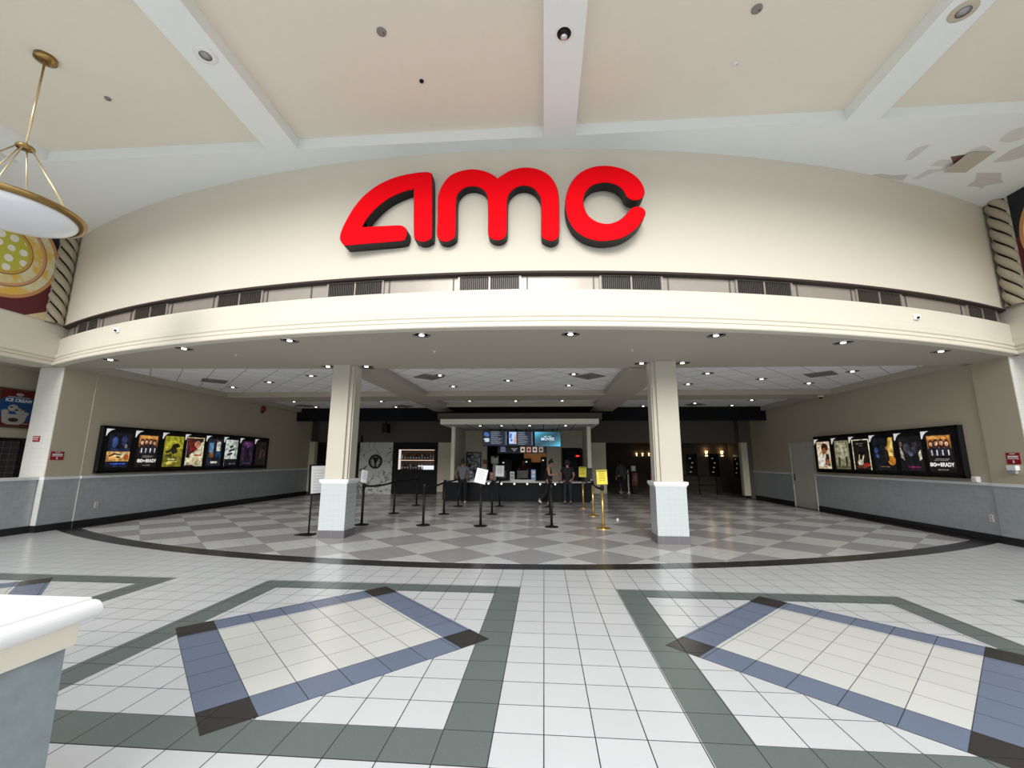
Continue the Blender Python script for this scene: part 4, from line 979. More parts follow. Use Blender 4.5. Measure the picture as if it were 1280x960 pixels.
_e = _r.color_ramp.elements.new(.5); _e.color = (.035, .16, .22, 1); k.l(_ab, _r.inputs[0]); k.l(_r.outputs[0], k.b.inputs['Emission Color']); k.b.inputs['Emission Strength'].default_value = .8
t, pn, O, W, H = screen_body(668, 701, 539.3, 558.5, 'right hanging screen showing the word MOVIES on teal blue', k.m)
text('sign_text', 'MOVIES', .17, m_sw, O+U*(W*.5)+V*(H*.5)+N*.006, U, V, pn, bold=.006, width=.56)
for f_ in (.36, .52):
    b = MB(); b.slab(O, U, V, N, [(W*f_, H*.64), (W*(f_+.12), H*.64), (W*(f_+.12), H*.7), (W*f_, H*.7)], .003, .005); b.build('word_print', glow('screen_pale', (.3, .55, .55), .6), pn)
q = pxbox(622, 683, 557.9, 566.5, YW-.06, .06); O = Vector((q[0], YW-.06, q[4])); W, H = q[1]-q[0], q[5]-q[4]
t = thing('menu_board', 'lower menu board of dim snack pictures under the hanging screens', 'screen', O)
b = MB(); b.box(*q); pn = b.build('housing', m_blackg, t)
b = MB()
bars(b, O, U, V, N, (W*.06, W*.22, H*.15, H*.9), 4, rng, .004); b.build('price_print', glow('dim_violet', (.18, .18, .32), .6), pn)
b = MB(); b.slab(O, U, V, N, [(W*.27, H*.75), (W*.42, H*.75), (W*.345, H*.2)], .0, .003); b.build('logo_print', glow('dim_grey', (.12, .12, .15), .6), pn)
for i in range(4):
    x_ = W*(.47+.125*i)
    b = MB(); b.slab(O, U, V, N, [(x_, H*.15), (x_+W*.09, H*.15), (x_+W*.09, H*.9), (x_, H*.9)], .0, .003); b.build('picture_print', glow('snack_%d' % i, ((.55, .48, .42), (.5, .22, .2), (.5, .42, .36), (.30, .25, .22))[i], .55), pn)
    b = MB(); b.slab(O, U, V, N, circ(x_+W*.045, H*.52, W*.025, H*.16, 12), .003, .005); b.build('detail_print', m_inkd, pn)

# ---- right hall
b = MB(); b.box(6.9, 9.6, 23.2, 23.3, 0, 2.6); b.box(9.5, 9.6, 20.3, 23.2, 0, 2.6); b.box(2.84, 6.9, 26.4, 26.5, 0, 2.6); b.box(2.74, 2.84, YW+.15, 26.4, 0, 2.6); b.box(6.8, 6.9, 23.2, 26.4, 0, 2.6); b.box(9.1, 9.6, 20.3, 20.4, 0, 2.6)
struct(b.build('wall_hall_right', m_brown))
m_sc = glow('sconce_glass', (1.0, .62, .25), 4.0)
def sconce(p, lb, power=1.6, sc=1.0):
    t = thing('wall_sconce', lb, 'lamp', p, group='brass wall sconces in the dark hall'); t.scale = (sc, sc, sc)
    b = MB(); b.box(-.05, .05, -.02, .0, -.12, .14); b.build('back_plate', m_brass, t, True)
    b = MB(); b.lathe([(.035, .02), (.07, .16), (.06, .16), (.025, .02)], (0, -.09, 0), 16); b.build('glass_shade', m_sc, t, True)
    b = MB(); b.lathe([(.09, -.01), (.09, .015), (0, .02)], (0, -.09, 0), 16); b.build('tray', m_brass, t, True)
    b = MB()
    for dx in (-.04, .04): b.lathe([(.018, -.10), (.018, -.05), (0, -.04)], (dx, -.09, 0), 10)
    b.build('drop_lamps', glow('sconce_drop', (1, .85, .55), 3.0), t, True)
    ld = bpy.data.lights.new('sconce_light', 'POINT'); ld.energy = power; ld.color = (1, .68, .35); ld.shadow_soft_size = .04
    lo = bpy.data.objects.new('sconce_light', ld); col.objects.link(lo); lo.parent = t; lo.location = (0, -.10, .24)
sconce((8.38, 23.2, 1.93), 'left sconce of the pair on the dark brown hall wall', .55)
sconce((9.16, 23.2, 1.93), 'right sconce of the pair on the dark brown hall wall', .55)
for u, lb in ((795.5, 'left'), (803, 'middle'), (811, 'right')):
    p = ony(u, 568, 26.4)
    sconce((p.x, 26.4, p.z-.03), '%s sconce of the far three deep in the hall left of the right column' % lb, .2, .6)
def hall_frame(O, U, V, N, W, H, lb):
    t = thing('framed_poster', lb, 'poster', O)
    b = MB(); b.slab(O, U, V, N, [(0, 0), (W, 0), (W, H), (0, H)], 0, .05); b.build('frame', m_blackg, t)
    b = MB()
    for i in range(4): b.slab(O, U, V, N, circ(W*(.45+.2*((i*7) % 3-1)*.5), H*(.2+.2*i), W*.1, H*.03, 10), .05, .053)
    b.build('print', glow('faint_print', (.30, .28, .25), .25), t)
hall_frame(Vector((7.35, 23.2, .8)), U, V, N, .55, 1.15, 'dark framed poster on the brown hall wall left of the sconces')
hall_frame(Vector((8.5, 23.2, .8)), U, V, N, .5, 1.15, 'dark framed poster on the brown hall wall between the sconces')
hall_frame(Vector((9.5, 22.55, .8)), Vector((0, -1, 0)), V, Vector((-1, 0, 0)), .75, 1.1, 'dark framed poster on the right side wall of the hall')
for u, lb in ((790, 'left'), (813, 'right')):
    q = pxbox(u, u+7, 590.5, 607, 22.4, .4)
    t = thing('red_display', 'dark red %s display stand in the hall doorway left of the right column' % lb, 'display', ((q[0]+q[1])/2, 22.6, 0))
    b = MB(); b.box(q[0], q[1], 22.4, 22.8, q[4], q[5]); b.build('case', plain('dull_red', (.13, .015, .012), .5), t, bevel=.02)
    b = MB(); b.box(q[0]+.04, q[1]-.04, 22.45, 22.75, .0, q[4]); b.build('legs_stand', m_black, t)
    b = MB(); b.box(q[0]+.06, q[1]-.08, 22.39, 22.4, q[4]+.2, q[4]+.5); b.build('print', plain('dull_pinkred', (.3, .08, .06), .5), t)
q = pxbox(789, 794.5, 582, 589, 22.0, .02)
t = thing('notice_stand', 'white framed notice on a thin stand in the hall doorway', 'sign', ((q[0]+q[1])/2, 22.0, 0))
b = MB(); b.box(*q); b.build('frame', m_ink, t)
b = MB(); b.box(q[0]+.03, q[1]-.03, 21.995, 22.0, q[4]+.03, q[5]-.03); b.build('sheet', m_paper, t)
b = MB(); xm = (q[0]+q[1])/2; b.tube([(xm, 22.02, 0), (xm, 22.02, q[4])], .015, 8); b.lathe([(.15, 0), (.15, .02), (0, .03)], (xm, 22.02, 0), 16); b.build('stand', m_black, t)
p0 = onz(786, 616.5, 0); p1 = ony(786, 587, p0.y)
t = thing('white_post', 'white barrier post with a round disc in the dark hall doorway', 'post', p0)
b = MB(); b.tube([(p0.x, p0.y, 0), (p0.x, p0.y, p1.z)], .035, 12); b.build('pole', m_plainwhite, t)
b = MB(); b.lathe([(.08, 0), (.08, .05), (.035, .07)], (p0.x, p0.y, 0), 16); b.build('foot', m_plainwhite, t)
pc = ony(781, 590.5, p0.y-.05)
b = MB(); ringp(b, pc, U, V, N, .055, .085, 0, .015, 24); b.tube([(pc.x+.08, pc.y, pc.z), (p0.x, p0.y, pc.z)], .012, 8); b.build('disc_ring', m_plainwhite, t)
b = MB(); b.tube([(p0.x, p0.y, p1.z-.22), (p0.x, p0.y, p1.z-.17)], .037, 12); b.build('black_band', m_black, t)
p0 = onz(776, 616.5, 0)
t = thing('white_post', 'short white post beside the person in the grey hoodie in the hall', 'post', p0)
b = MB(); b.tube([(p0.x, p0.y, 0), (p0.x, p0.y, .5)], .03, 12); b.build('pole', m_plainwhite, t)
b = MB(); b.lathe([(.08, 0), (.08, .05), (.035, .07)], (p0.x, p0.y, 0), 16); b.build('foot', m_plainwhite, t)
t = thing('hall_railing', 'thin dark railing in the hall below the sconces', 'railing', (7.6, 21.6, 0))
b = MB()
for z_ in (.45, .9): b.tube([(6.6, 21.6, z_), (8.2, 21.6, z_)], .02, 8)
b.build('rail', m_black, t)
for x_ in (6.6, 7.4, 8.2):
    b = MB(); b.tube([(x_, 21.6, 0), (x_, 21.6, .92)], .022, 8); b.build('post', m_black, t)
# projector box on the left header
q = pxbox(477, 485, 522.5, 541, 19.2, .4)
t = thing('ceiling_speaker', 'black hanging speaker box above the marble panel', 'speaker', ((q[0]+q[1])/2, 19.4, q[4]))
b = MB(); b.box(q[0], q[1], 19.2, 19.6, q[4], q[5]-.25); b.build('box', m_black, t, bevel=.02)
b = MB(); b.tube([((q[0]+q[1])/2, 19.4, q[5]-.3), ((q[0]+q[1])/2, 19.4, ZS)], .03, 8); b.build('hanger', m_black, t)

# ------------------------------------------------------------------ poster cases
def case(X, s, ya, yb, za, zb, lb):
    t = thing('poster_case', lb, 'display case', (X+s*.06, (ya+yb)/2, za))
    b = MB(); xa, xb = sorted((X, X+s*.11)); b.box(xa, xb, ya, yb, za, zb); b.build('body', m_black, t)
    b = MB(); xa, xb = sorted((X+s*.11, X+s*.125))
    b.box(xa, xb, ya, yb, zb-.05, zb); b.box(xa, xb, ya, yb, za, za+.05); b.box(xa, xb, ya, ya+.06, za, zb); b.box(xa, xb, yb-.06, yb, za, zb); b.build('rim', m_blackg, t)
    return t
CLX, CRX = XL+.11, XR-.11
case(XL, 1, 9.86, 16.33, 1.23, 2.40, 'long black wall case with eight lit posters on the left lobby wall')
case(XR, -1, 10.06, 15.14, 1.25, 2.40, 'long black wall case with six lit posters on the right lobby wall')
def G(h, st=.5):
    nm = 'print_'+h
    if nm in MATS: return MATS[nm]
    k = NT(nm); c = lin('#'+h)
    tc = k.n('ShaderNodeTexCoord'); nz = k.n('ShaderNodeTexNoise'); nz.inputs['Scale'].default_value = 9; nz.inputs['Detail'].default_value = 6; nz.inputs['Distortion'].default_value = .6
    k.l(tc.outputs['Object'], nz.inputs['Vector'])
    rp = k.n('ShaderNodeValToRGB'); rp.color_ramp.elements[0].position = .35; rp.color_ramp.elements[1].position = .68
    rp.color_ramp.elements[0].color = tuple(x*.35 for x in c[:3])+(1,); rp.color_ramp.elements[1].color = tuple(min(1, x*1.35+.01) for x in c[:3])+(1,)
    k.l(nz.outputs['Fac'], rp.inputs[0]); k.l(rp.outputs[0], k.b.inputs['Base Color']); k.l(rp.outputs[0], k.b.inputs['Emission Color'])
    k.b.inputs['Emission Strength'].default_value = st; k.b.inputs['Roughness'].default_value = .4
    MATS[nm] = k.m; return k.m
m_title = glow('title_white', (.85, .82, .8), .75); m_flash = glow('flash_white', (.8, .8, .82), .35)
def poster(X, s, ya, yb, za, zb, lb, layers, base, title=None, corner=True):
    U, V, N = frame_yz(X, s); O = Vector((X, ya if s > 0 else yb, za)); W, H = yb-ya, zb-za
    t = thing('movie_poster', lb, 'poster', O, group='posters in the black wall cases')
    b = MB(); b.slab(O, U, V, N, [(0, 0), (W, 0), (W, H), (0, H)], 0, .004); sh = b.build('sheet', G(base), t)
    by = {}
    for i, (c_, P) in enumerate(layers): by.setdefault(c_, []).append((i, P))
    for c_, L in by.items():
        b = MB()
        for i, P in L: b.slab(O, U, V, N, [(p[0]*W, p[1]*H) for p in P], .004, .0055+.0006*i)
        b.build('artwork_print', G(c_), sh)
    if title:
        c_, zf = title
        for body, xf, sz, wd in (('80', .19, .15, .24), ('FOR', .385, .075, .12), ('BRADY', .72, .15, .5)):
            text('title_text', body, sz*H, m_title, O+U*(W*xf)+V*(H*zf)+N*.02, U, V, sh, width=W*wd)
    b = MB(); b.slab(O, U, V, N, [(-.09, H-.09), (-.05, H-.01), (.02, H+.055), (.11, H+.085), (-.09, H+.085)], 0, .02); b.build('corner_flash', m_flash, sh)
    return t
E_ = lambda x, y, rx, ry=None, n=16: circ(x, y, rx, ry, n)
Rr = lambda x0, y0, x1, y1: [(x0, y0), (x1, y0), (x1, y1), (x0, y1)]
def bars_l(c, x0, x1, y0, y1, n):
    return [(c, Rr(x0+.1*(i % 2)*(x1-x0), y0+(y1-y0)*i/n, x1-.08*((i+1) % 2)*(x1-x0), y0+(y1-y0)*(i+.5)/n)) for i in range(n)]
eighty = [('b07030', Rr(.05, .62, .95, .97)), ('e0a050', Rr(.1, .88, .9, .96)), ('3a1c14', E_(.2, .72, .11, .14)), ('3a1c14', E_(.4, .74, .11, .14)), ('3a1c14', E_(.6, .74, .11, .14)), ('3a1c14', E_(.8, .72, .11, .14)), ('d8a888', E_(.2, .74, .07, .06)), ('d8a888', E_(.4, .76, .07, .06)), ('d8a888', E_(.6, .76, .07, .06)), ('d8a888', E_(.8, .74, .07, .06)),
          ('20202c', Rr(.1, .42, .3, .64)), ('20202c', Rr(.31, .42, .5, .64)), ('20202c', Rr(.51, .42, .7, .64)), ('20202c', Rr(.71, .42, .92, .64)), ('e8e4e0', Rr(.18, .44, .23, .58)), ('e8e4e0', Rr(.38, .44, .43, .58)), ('e8e4e0', Rr(.6, .44, .65, .58)), ('e8e4e0', Rr(.82, .44, .86, .58))]+bars_l('8a8480', .25, .8, .30, .37, 2)+[('8a8480', Rr(.35, .05, .7, .07))]
PL = [
 ('night blue and sand coloured poster, nearest in the left case', '0a0d1c', [('2c3f78', E_(.28, .72, .13, .16)), ('46598f', E_(.26, .74, .06, .09)), ('2a2f55', E_(.68, .78, .12, .15)), ('8a7a88', E_(.78, .62, .07, .06)), ('1b2348', Rr(.05, .45, .95, .55)), ('d9a45c', Rr(0, .18, 1, .46)), ('f0cf98', E_(.6, .36, .3, .08)), ('b0552a', E_(.85, .3, .12, .08)), ('1a0f14', [(.1, .3), (.35, .37), (.6, .35), (.62, .38), (.3, .41), (.08, .34)]), ('1a0f14', E_(.5, .3, .1, .025)), ('3a58c0', Rr(.2, .09, .85, .13)), ('26407a', Rr(.35, .03, .7, .05))]),
 ('orange group poster titled in white capitals, second in the left case', '14090a', eighty),
 ('olive yellow poster with a dark leaping figure, third in the left case', '8f8620', [('b0a82c', Rr(.05, .6, 1, 1)), ('6e6a1c', Rr(0, 0, 1, .34)), ('20200c', [(.05, .5), (.3, .55), (.42, .72), (.7, .78), (.85, .66), (.62, .62), (.72, .48), (.5, .4), (.38, .5), (.15, .42)]), ('30300f', [(.1, .33), (.45, .3), (.4, .42), (.15, .4)]), ('d8d490', Rr(.25, .22, .62, .26)), ('c8c470', Rr(.3, .15, .75, .18)), ('bcb450', E_(.3, .12, .22, .05))]),
 ('cream and red portrait poster, fourth in the left case', 'e8dcb8', [('5a1c18', [(0, .3), (.55, .55), (1, .98), (0, .98)]), ('2a1214', [(.2, .92), (.9, .98), (.95, .86), (.3, .84)]), ('c08868', E_(.62, .76, .18, .13)), ('8a1c20', E_(.35, .62, .2, .1)), ('3a2028', Rr(.02, .3, .2, .7)), ('b0302c', Rr(.48, .36, .86, .41)), ('d8c89a', Rr(.3, .1, .8, .3)), ('402018', [(.0, .04), (.4, .06), (.6, .0), (0, 0)])]),
 ('cool blue collage poster, fifth in the left case', '1a2430', [('5f88b0', Rr(.1, .5, .4, .85)), ('cfd6d0', Rr(.62, .55, .9, .9)), ('d8dccf', E_(.78, .7, .12, .16)), ('20406a', Rr(.55, .3, .95, .52)), ('101418', [(.4, .2), (.62, .2), (.58, .75), (.46, .75)]), ('8a5a38', E_(.3, .4, .16, .1)), ('e0d8c8', Rr(.3, .1, .75, .17)), ('b04838', E_(.65, .9, .06, .05))]),
 ('pale mint poster with a dark slanted word block, sixth in the left case', 'cfd8d0', [('101010', Rr(0, 0, 1, .26)), ('1c2420', [(.35, .68), (.62, .72), (.6, .8), (.35, .76)]), ('16201c', [(.3, .52), (.75, .6), (.72, .68), (.3, .6)]), ('16201c', [(.2, .38), (.6, .44), (.6, .52), (.2, .46)]), ('9aa8a0', Rr(.8, .3, .98, .95)), ('70807a', Rr(.4, .06, .9, .09))]),
 ('dark violet poster with a gowned figure, seventh in the left case', '1e1226', [('5a3062', E_(.5, .86, .42, .1)), ('8a4a78', E_(.35, .9, .1, .05)), ('120a18', [(.35, .14), (.65, .14), (.6, .7), (.4, .7)]), ('3a2444', Rr(.08, .2, .25, .7)), ('3a2444', Rr(.75, .2, .92, .7)), ('5a3460', Rr(.2, .08, .8, .11)), ('8a6890', E_(.5, .76, .07, .06))]),
 ('nearly black poster with faint gold shapes, last in the left case', '120e0c', [('4a3418', E_(.45, .5, .08, .2)), ('3a2a18', [(.6, .3), (.9, .42), (.86, .6), (.7, .45)]), ('6a5030', E_(.62, .6, .04, .05)), ('5a4028', [(.3, .3), (.5, .25), (.45, .4)])]),
]
yl = [(10.02, 10.62), (10.81, 11.43), (11.64, 12.28), (12.42, 13.08), (13.25, 13.86), (14.03, 14.62), (14.82, 15.45), (15.62, 16.22)]
for (ya, yb), (lb, base, ly) in zip(yl, PL):
    poster(CLX, 1, ya, yb, 1.36, 2.24, lb, ly, base, ('f0ece8', .19) if ly is eighty else None)
PR = [
 ('warm portrait poster with pale glow, farthest in the right case', 'e8d0b0', [('3a1a12', E_(.62, .78, .26, .16)), ('8a5030', E_(.55, .66, .18, .12)), ('f0e8dc', [(.1, .1), (.5, .15), (.55, .5), (.2, .5)]), ('241410', [(.55, .15), (.9, .1), (.9, .5), (.7, .55)]), ('a06038', E_(.75, .25, .15, .1)), ('d0b090', Rr(.1, .04, .6, .07))]),
 ('misty olive poster with two small figures, second farthest in the right case', '8a8868', [('b0ae90', E_(.5, .62, .35, .26)), ('c8c4a8', Rr(.2, .88, .8, .92)), ('a8a688', Rr(.25, .8, .75, .83)), ('2a2a1c', Rr(.2, .1, .32, .42)), ('2a2a1c', Rr(.72, .1, .84, .44)), ('55533a', Rr(0, 0, 1, .12))]),
 ('black poster with a pale flower and red glow, third farthest in the right case', '0c0a0a', [('e8dcb8', Rr(0, .0, .05, 1)), ('e8dcb8', Rr(.95, 0, 1, 1)), ('e8dcb8', Rr(0, .97, 1, 1)), ('e0d8c0', E_(.4, .24, .16, .1)), ('c8b890', [(.3, .3), (.36, .3), (.4, .5), (.36, .5)]), ('d8c8a0', [(.5, .28), (.55, .28), (.66, .48), (.6, .48)]), ('b02018', E_(.75, .16, .18, .06)), ('6a3020', E_(.5, .1, .35, .05)), ('5a5048', Rr(.25, .84, .7, .88)), ('5a5048', Rr(.4, .77, .62, .8))]),
 ('blue and amber flare poster, fourth farthest in the right case', '0a0c14', [('d8a040', [(.55, .35), (.95, .3), (1, 1), (.8, 1)]), ('f0d080', [(.75, .4), (.9, .4), (.98, .95), (.88, .95)]), ('c07a28', E_(.85, .3, .18, .14)), ('1a1410', [(.5, .25), (.75, .3), (.72, .62), (.6, .65)]), ('2c4880', E_(.15, .62, .1, .09)), ('405a90', E_(.2, .45, .08, .06)), ('8a6a40', E_(.66, .68, .06, .05)), ('70583a', Rr(.3, .1, .7, .13))]),
 ('dark poster with pale hands and a magenta title, beside the nearest right poster', '0c0b0e', [('3a3a44', E_(.35, .66, .16, .14)), ('34303a', E_(.7, .66, .14, .16)), ('b8b0a0', [(.05, .4), (.2, .3), (.16, .55), (.05, .7)]), ('c8c0b0', [(.85, .3), (.95, .35), (.93, .6), (.82, .5)]), ('7a6450', E_(.1, .78, .06, .07)), ('50506a', E_(.5, .5, .1, .08)), ('7a2458', Rr(.3, .1, .85, .14)), ('4a1838', Rr(.45, .05, .75, .07))]),
 ('orange group poster titled in white capitals, nearest in the right case', '14090a', eighty),
]
yr = [(14.38, 15.02), (13.53, 14.15), (12.70, 13.37), (11.87, 12.56), (11.03, 11.70), (10.24, 10.90)]
for (ya, yb), (lb, base, ly) in zip(yr, PR):
    poster(CRX, -1, ya, yb, 1.37, 2.22, lb, ly, base, ('f0ece8', .19) if ly is eighty else None)

# ------------------------------------------------------------------ queue posts
def make_post(nm, lb, m_, grp, x, y):
    t = thing(nm, lb, 'barrier post', (x, y, 0), group=grp)
    b = MB(); b.lathe([(.165, 0), (.17, .012), (.16, .022), (.06, .035), (.035, .05), (0, .05)], n=28); b.build('base', m_, t, True)
    b = MB(); b.lathe([(.031, .03), (.031, .90), (0, .90)], n=16); b.build('pole', m_, t, True)
    b = MB(); b.lathe([(.034, .885), (.042, .89), (.042, .985), (.034, 1.0), (0, 1.0)], n=18); b.build('belt_head', m_black, t, True)
    return t
def belt(t, dx, dy, sag=.05):
    b = MB(); n = 14; L = math.hypot(dx, dy); ux, uy = dx/L, dy/L
    for sgn in (1,):
        rows = []
        for z_, w_ in ((.025, -.003), (-.025, -.003), (-.025, .003), (.025, .003)):
            rows.append([(ux*(.045+(L-.09)*i/n)-uy*w_, uy*(.045+(L-.09)*i/n)+ux*w_, .94-sag*4*(i/n)*(1-i/n)+z_) for i in range(n+1)])
        rows.append(rows[0]); b.grid(rows, smooth=False)
    return b.build('belt', m_black, t, True)
def topper(t, W, H, mat, tilt=0.0, rz=0.0, wrap='white'):
    M = Matrix.Rotation(rz, 3, 'Z') @ Matrix.Rotation(tilt, 3, 'Y')
    O = Vector((0, -.02, 1.03+H/2)); U = M @ Vector((1, 0, 0)); V = M @ Vector((0, 0, 1)); N = U.cross(V)
    R4 = lambda x0, x1, y0, y1: [(x0, y0), (x1, y0), (x1, y1), (x0, y1)]
    b = MB(); b.slab(O, U, V, N, R4(-W/2, W/2, -H/2, H/2), -.004, .004); sg = b.build('sign_panel', mat, t, True)
    b = MB(); b.slab(O, U, V, N, R4(-W/2-.012, W/2+.012, -H/2-.012, H/2+.012), -.012, -.004); b.build('sign_frame', plain('clear_acrylic_edge', (.55, .56, .58), .2) if wrap == 'white' else m_inkd, t, True)
    b = MB(); b.tube([(0, 0, .99), (0, 0, 1.06)], .012, 8); b.build('sign_stem', m_black, t, True)
    b = MB(); ink = m_ink if wrap == 'white' else plain('olive_ink', (.30, .26, .03), .7)
    r_ = random.Random(int(W*1000+H*77+tilt*50))
    n = 7
    for i in range(n):
        y0 = H*(.36-.10*i); k_ = r_.uniform(.25, .38) if i else .3
        b.slab(O, U, V, N, R4(-W*k_, W*k_, y0, y0+H*.035), .004, .006)
    if wrap != 'white': b.slab(O, U, V, N, R4(-W*.46, W*.46, H*.38, H*.47), .004, .0065)
    b.build('sign_print', ink, sg, True)
bp = 'black belt posts of the queue'; gp = 'gold belt posts beside the queue'
xs = [(-4.50, (10.69, 13.0, 15.3)), (-2.98, (10.78, 13.0, 15.2)), (-1.56, (10.80, 13.13, 15.37)), (.17, (10.84, 13.23, 15.4))]
rowsn = ['nearest', 'middle', 'farthest']; cn_ = ['first column from the left', 'second column from the left', 'third column from the left', 'column next to the gold posts']
first = None
for ci, (x_, ys) in enumerate(xs):
    for ri, y_ in enumerate(ys):
        lb = 'black belt post, %s of the %s' % (rowsn[ri], cn_[ci])
        if first is None: t = first = make_post('belt_post', lb, m_black, bp, x_, y_)
        else:
            t = bpy.data.objects.new('belt_post', None); col.objects.link(t); tag(t, lb, 'barrier post', bp); t.location = (x_, y_, 0)
            for nm in ('base', 'pole', 'belt_head'):
                src = [c_ for c_ in first.children if c_.name.split('.')[0] == nm][0]
                c_ = src.copy(); col.objects.link(c_); c_.parent = t
        if ri < 2: belt(t, 0.0+( -.0), ys[ri+1]-y_, .03+.02*(ri == 0))
        if ci == 0 and ri == 0: topper(t, .22, .29, m_paper, .12, -.5); t['label'] = 'black belt post with a white notice right of the left column'
        if ci == 2 and ri == 0: topper(t, .26, .34, m_paper, .22, .1); t['label'] = 'black belt post with a tilted white notice, nearest of the third column'
        if ci == 2 and ri == 2: topper(t, .28, .36, m_paper, .02, 0); t['label'] = 'black belt post with an upright white notice near the concession counter'
gx = [(1.39, 10.72), (1.42, 13.08), (1.32, 15.18)]
gl_ = ['gold belt post with a yellow notice, nearest to the mall', 'gold belt post without a notice, between the other two', 'gold belt post with a yellow notice, nearest to the counter']
gfirst = None
for i, (x_, y_) in enumerate(gx):
    if gfirst is None: t = gfirst = make_post('belt_post', gl_[i], m_gold, gp, x_, y_)
    else:
        t = bpy.data.objects.new('belt_post', None); col.objects.link(t); tag(t, gl_[i], 'barrier post', gp); t.location = (x_, y_, 0)
        for nm in ('base', 'pole', 'belt_head'):
            src = [c_ for c_ in gfirst.children if c_.name.split('.')[0] == nm][0]
            c_ = src.copy(); col.objects.link(c_); c_.parent = t
    if i < 2: belt(t, gx[i+1][0]-x_, gx[i+1][1]-y_, .06)
    if i != 1: topper(t, .25, .34, m_yellow, -.04 if i == 0 else .03, 0, 'yellow')
t = thing('floor_knob', 'tiny white object lying on the checkered floor right of the gold posts', 'litter', onz(772, 650.3))
b = MB(); b.lathe([(.03, 0), (.035, .02), (.02, .05), (0, .055)], n=12); b.build('cap', m_plainwhite, t, True)
b = MB(); b.lathe([(.04, 0), (.04, .006), (0, .006)], n=12); b.build('foot', m_plainwhite, t, True)

# sign stand left of the left column
t = thing('sign_stand', 'black sign stand with a white notice leaning out left of the left column', 'sign stand', (-4.87, 9.2, 0))
d = Vector((.20, .50, 0)).normalized(); N = Vector((d.y, -d.x, 0)); O = Vector((-5.0, 9.03, .84)); tilt = Vector((.0, .0, 1)); W, H = .56, .64
V = (Vector((0, 0, 1))-N*.06).normalized()
b = MB(); b.slab(O, d, V, N, [(0, 0), (W, 0), (W, H), (0, H)], -.02, .0); b.build('board_frame', m_black, t, bevel=.004)
b = MB(); b.slab(O, d, V, N, [(.05, .03), (W-.04, .03), (W-.04, H-.03), (.05, H-.03)], 0, .004); sn = b.build('notice_sheet', m_paper, t)
b = MB()
for i in range(8): b.slab(O, d, V, N, [(.10, .08+.062*i), (.10+.3*(1-.25*(i % 3)/2), .08+.062*i), (.10+.3*(1-.25*(i % 3)/2), .087+.062*i), (.10, .087+.062*i)], .004, .006)
b.build('notice_print', m_ink, sn)
pm = O+d*.15-N*.085
b = MB(); b.tube([(pm.x, pm.y, .02), (pm.x, pm.y, 1.45)], .018, 10); b.build('pole', m_black, t)
b = MB(); b.prism([(pm.x-.27, pm.y-.1), (pm.x+.12, pm.y-.16), (pm.x+.16, pm.y+.16), (pm.x-.2, pm.y+.2)], 0, .018); b.build('foot', m_black, t, bevel=.004)

# ------------------------------------------------------------------ people
def skin_mesh(name, verts, edges, root, mat, parent, sub=2):
    me = bpy.data.meshes.new(name); me.from_pydata([v[0] for v in verts], edges, [])
    o = bpy.data.objects.new(name, me); col.objects.link(o)
    o.modifiers.new('skin', 'SKIN')
    sv = me.skin_vertices[0].data
    for i, v in enumerate(verts):
        r = v[1]; sv[i].radius = (r, r) if isinstance(r, (int, float)) else r; sv[i].use_root = (i == root)
    ss = o.modifiers.new('sub', 'SUBSURF'); ss.levels = sub; ss.render_levels = sub
    dg = bpy.context.evaluated_depsgraph_get()
    m2 = bpy.data.meshes.new_from_object(o.evaluated_get(dg)); m2.name = name
    bpy.data.objects.remove(o)
    for p in m2.polygons: p.use_smooth = True
    m2.materials.clear(); m2.materials.append(mat)
    o = bpy.data.objects.new(name, m2); col.objects.link(o); o.parent = parent
    return o
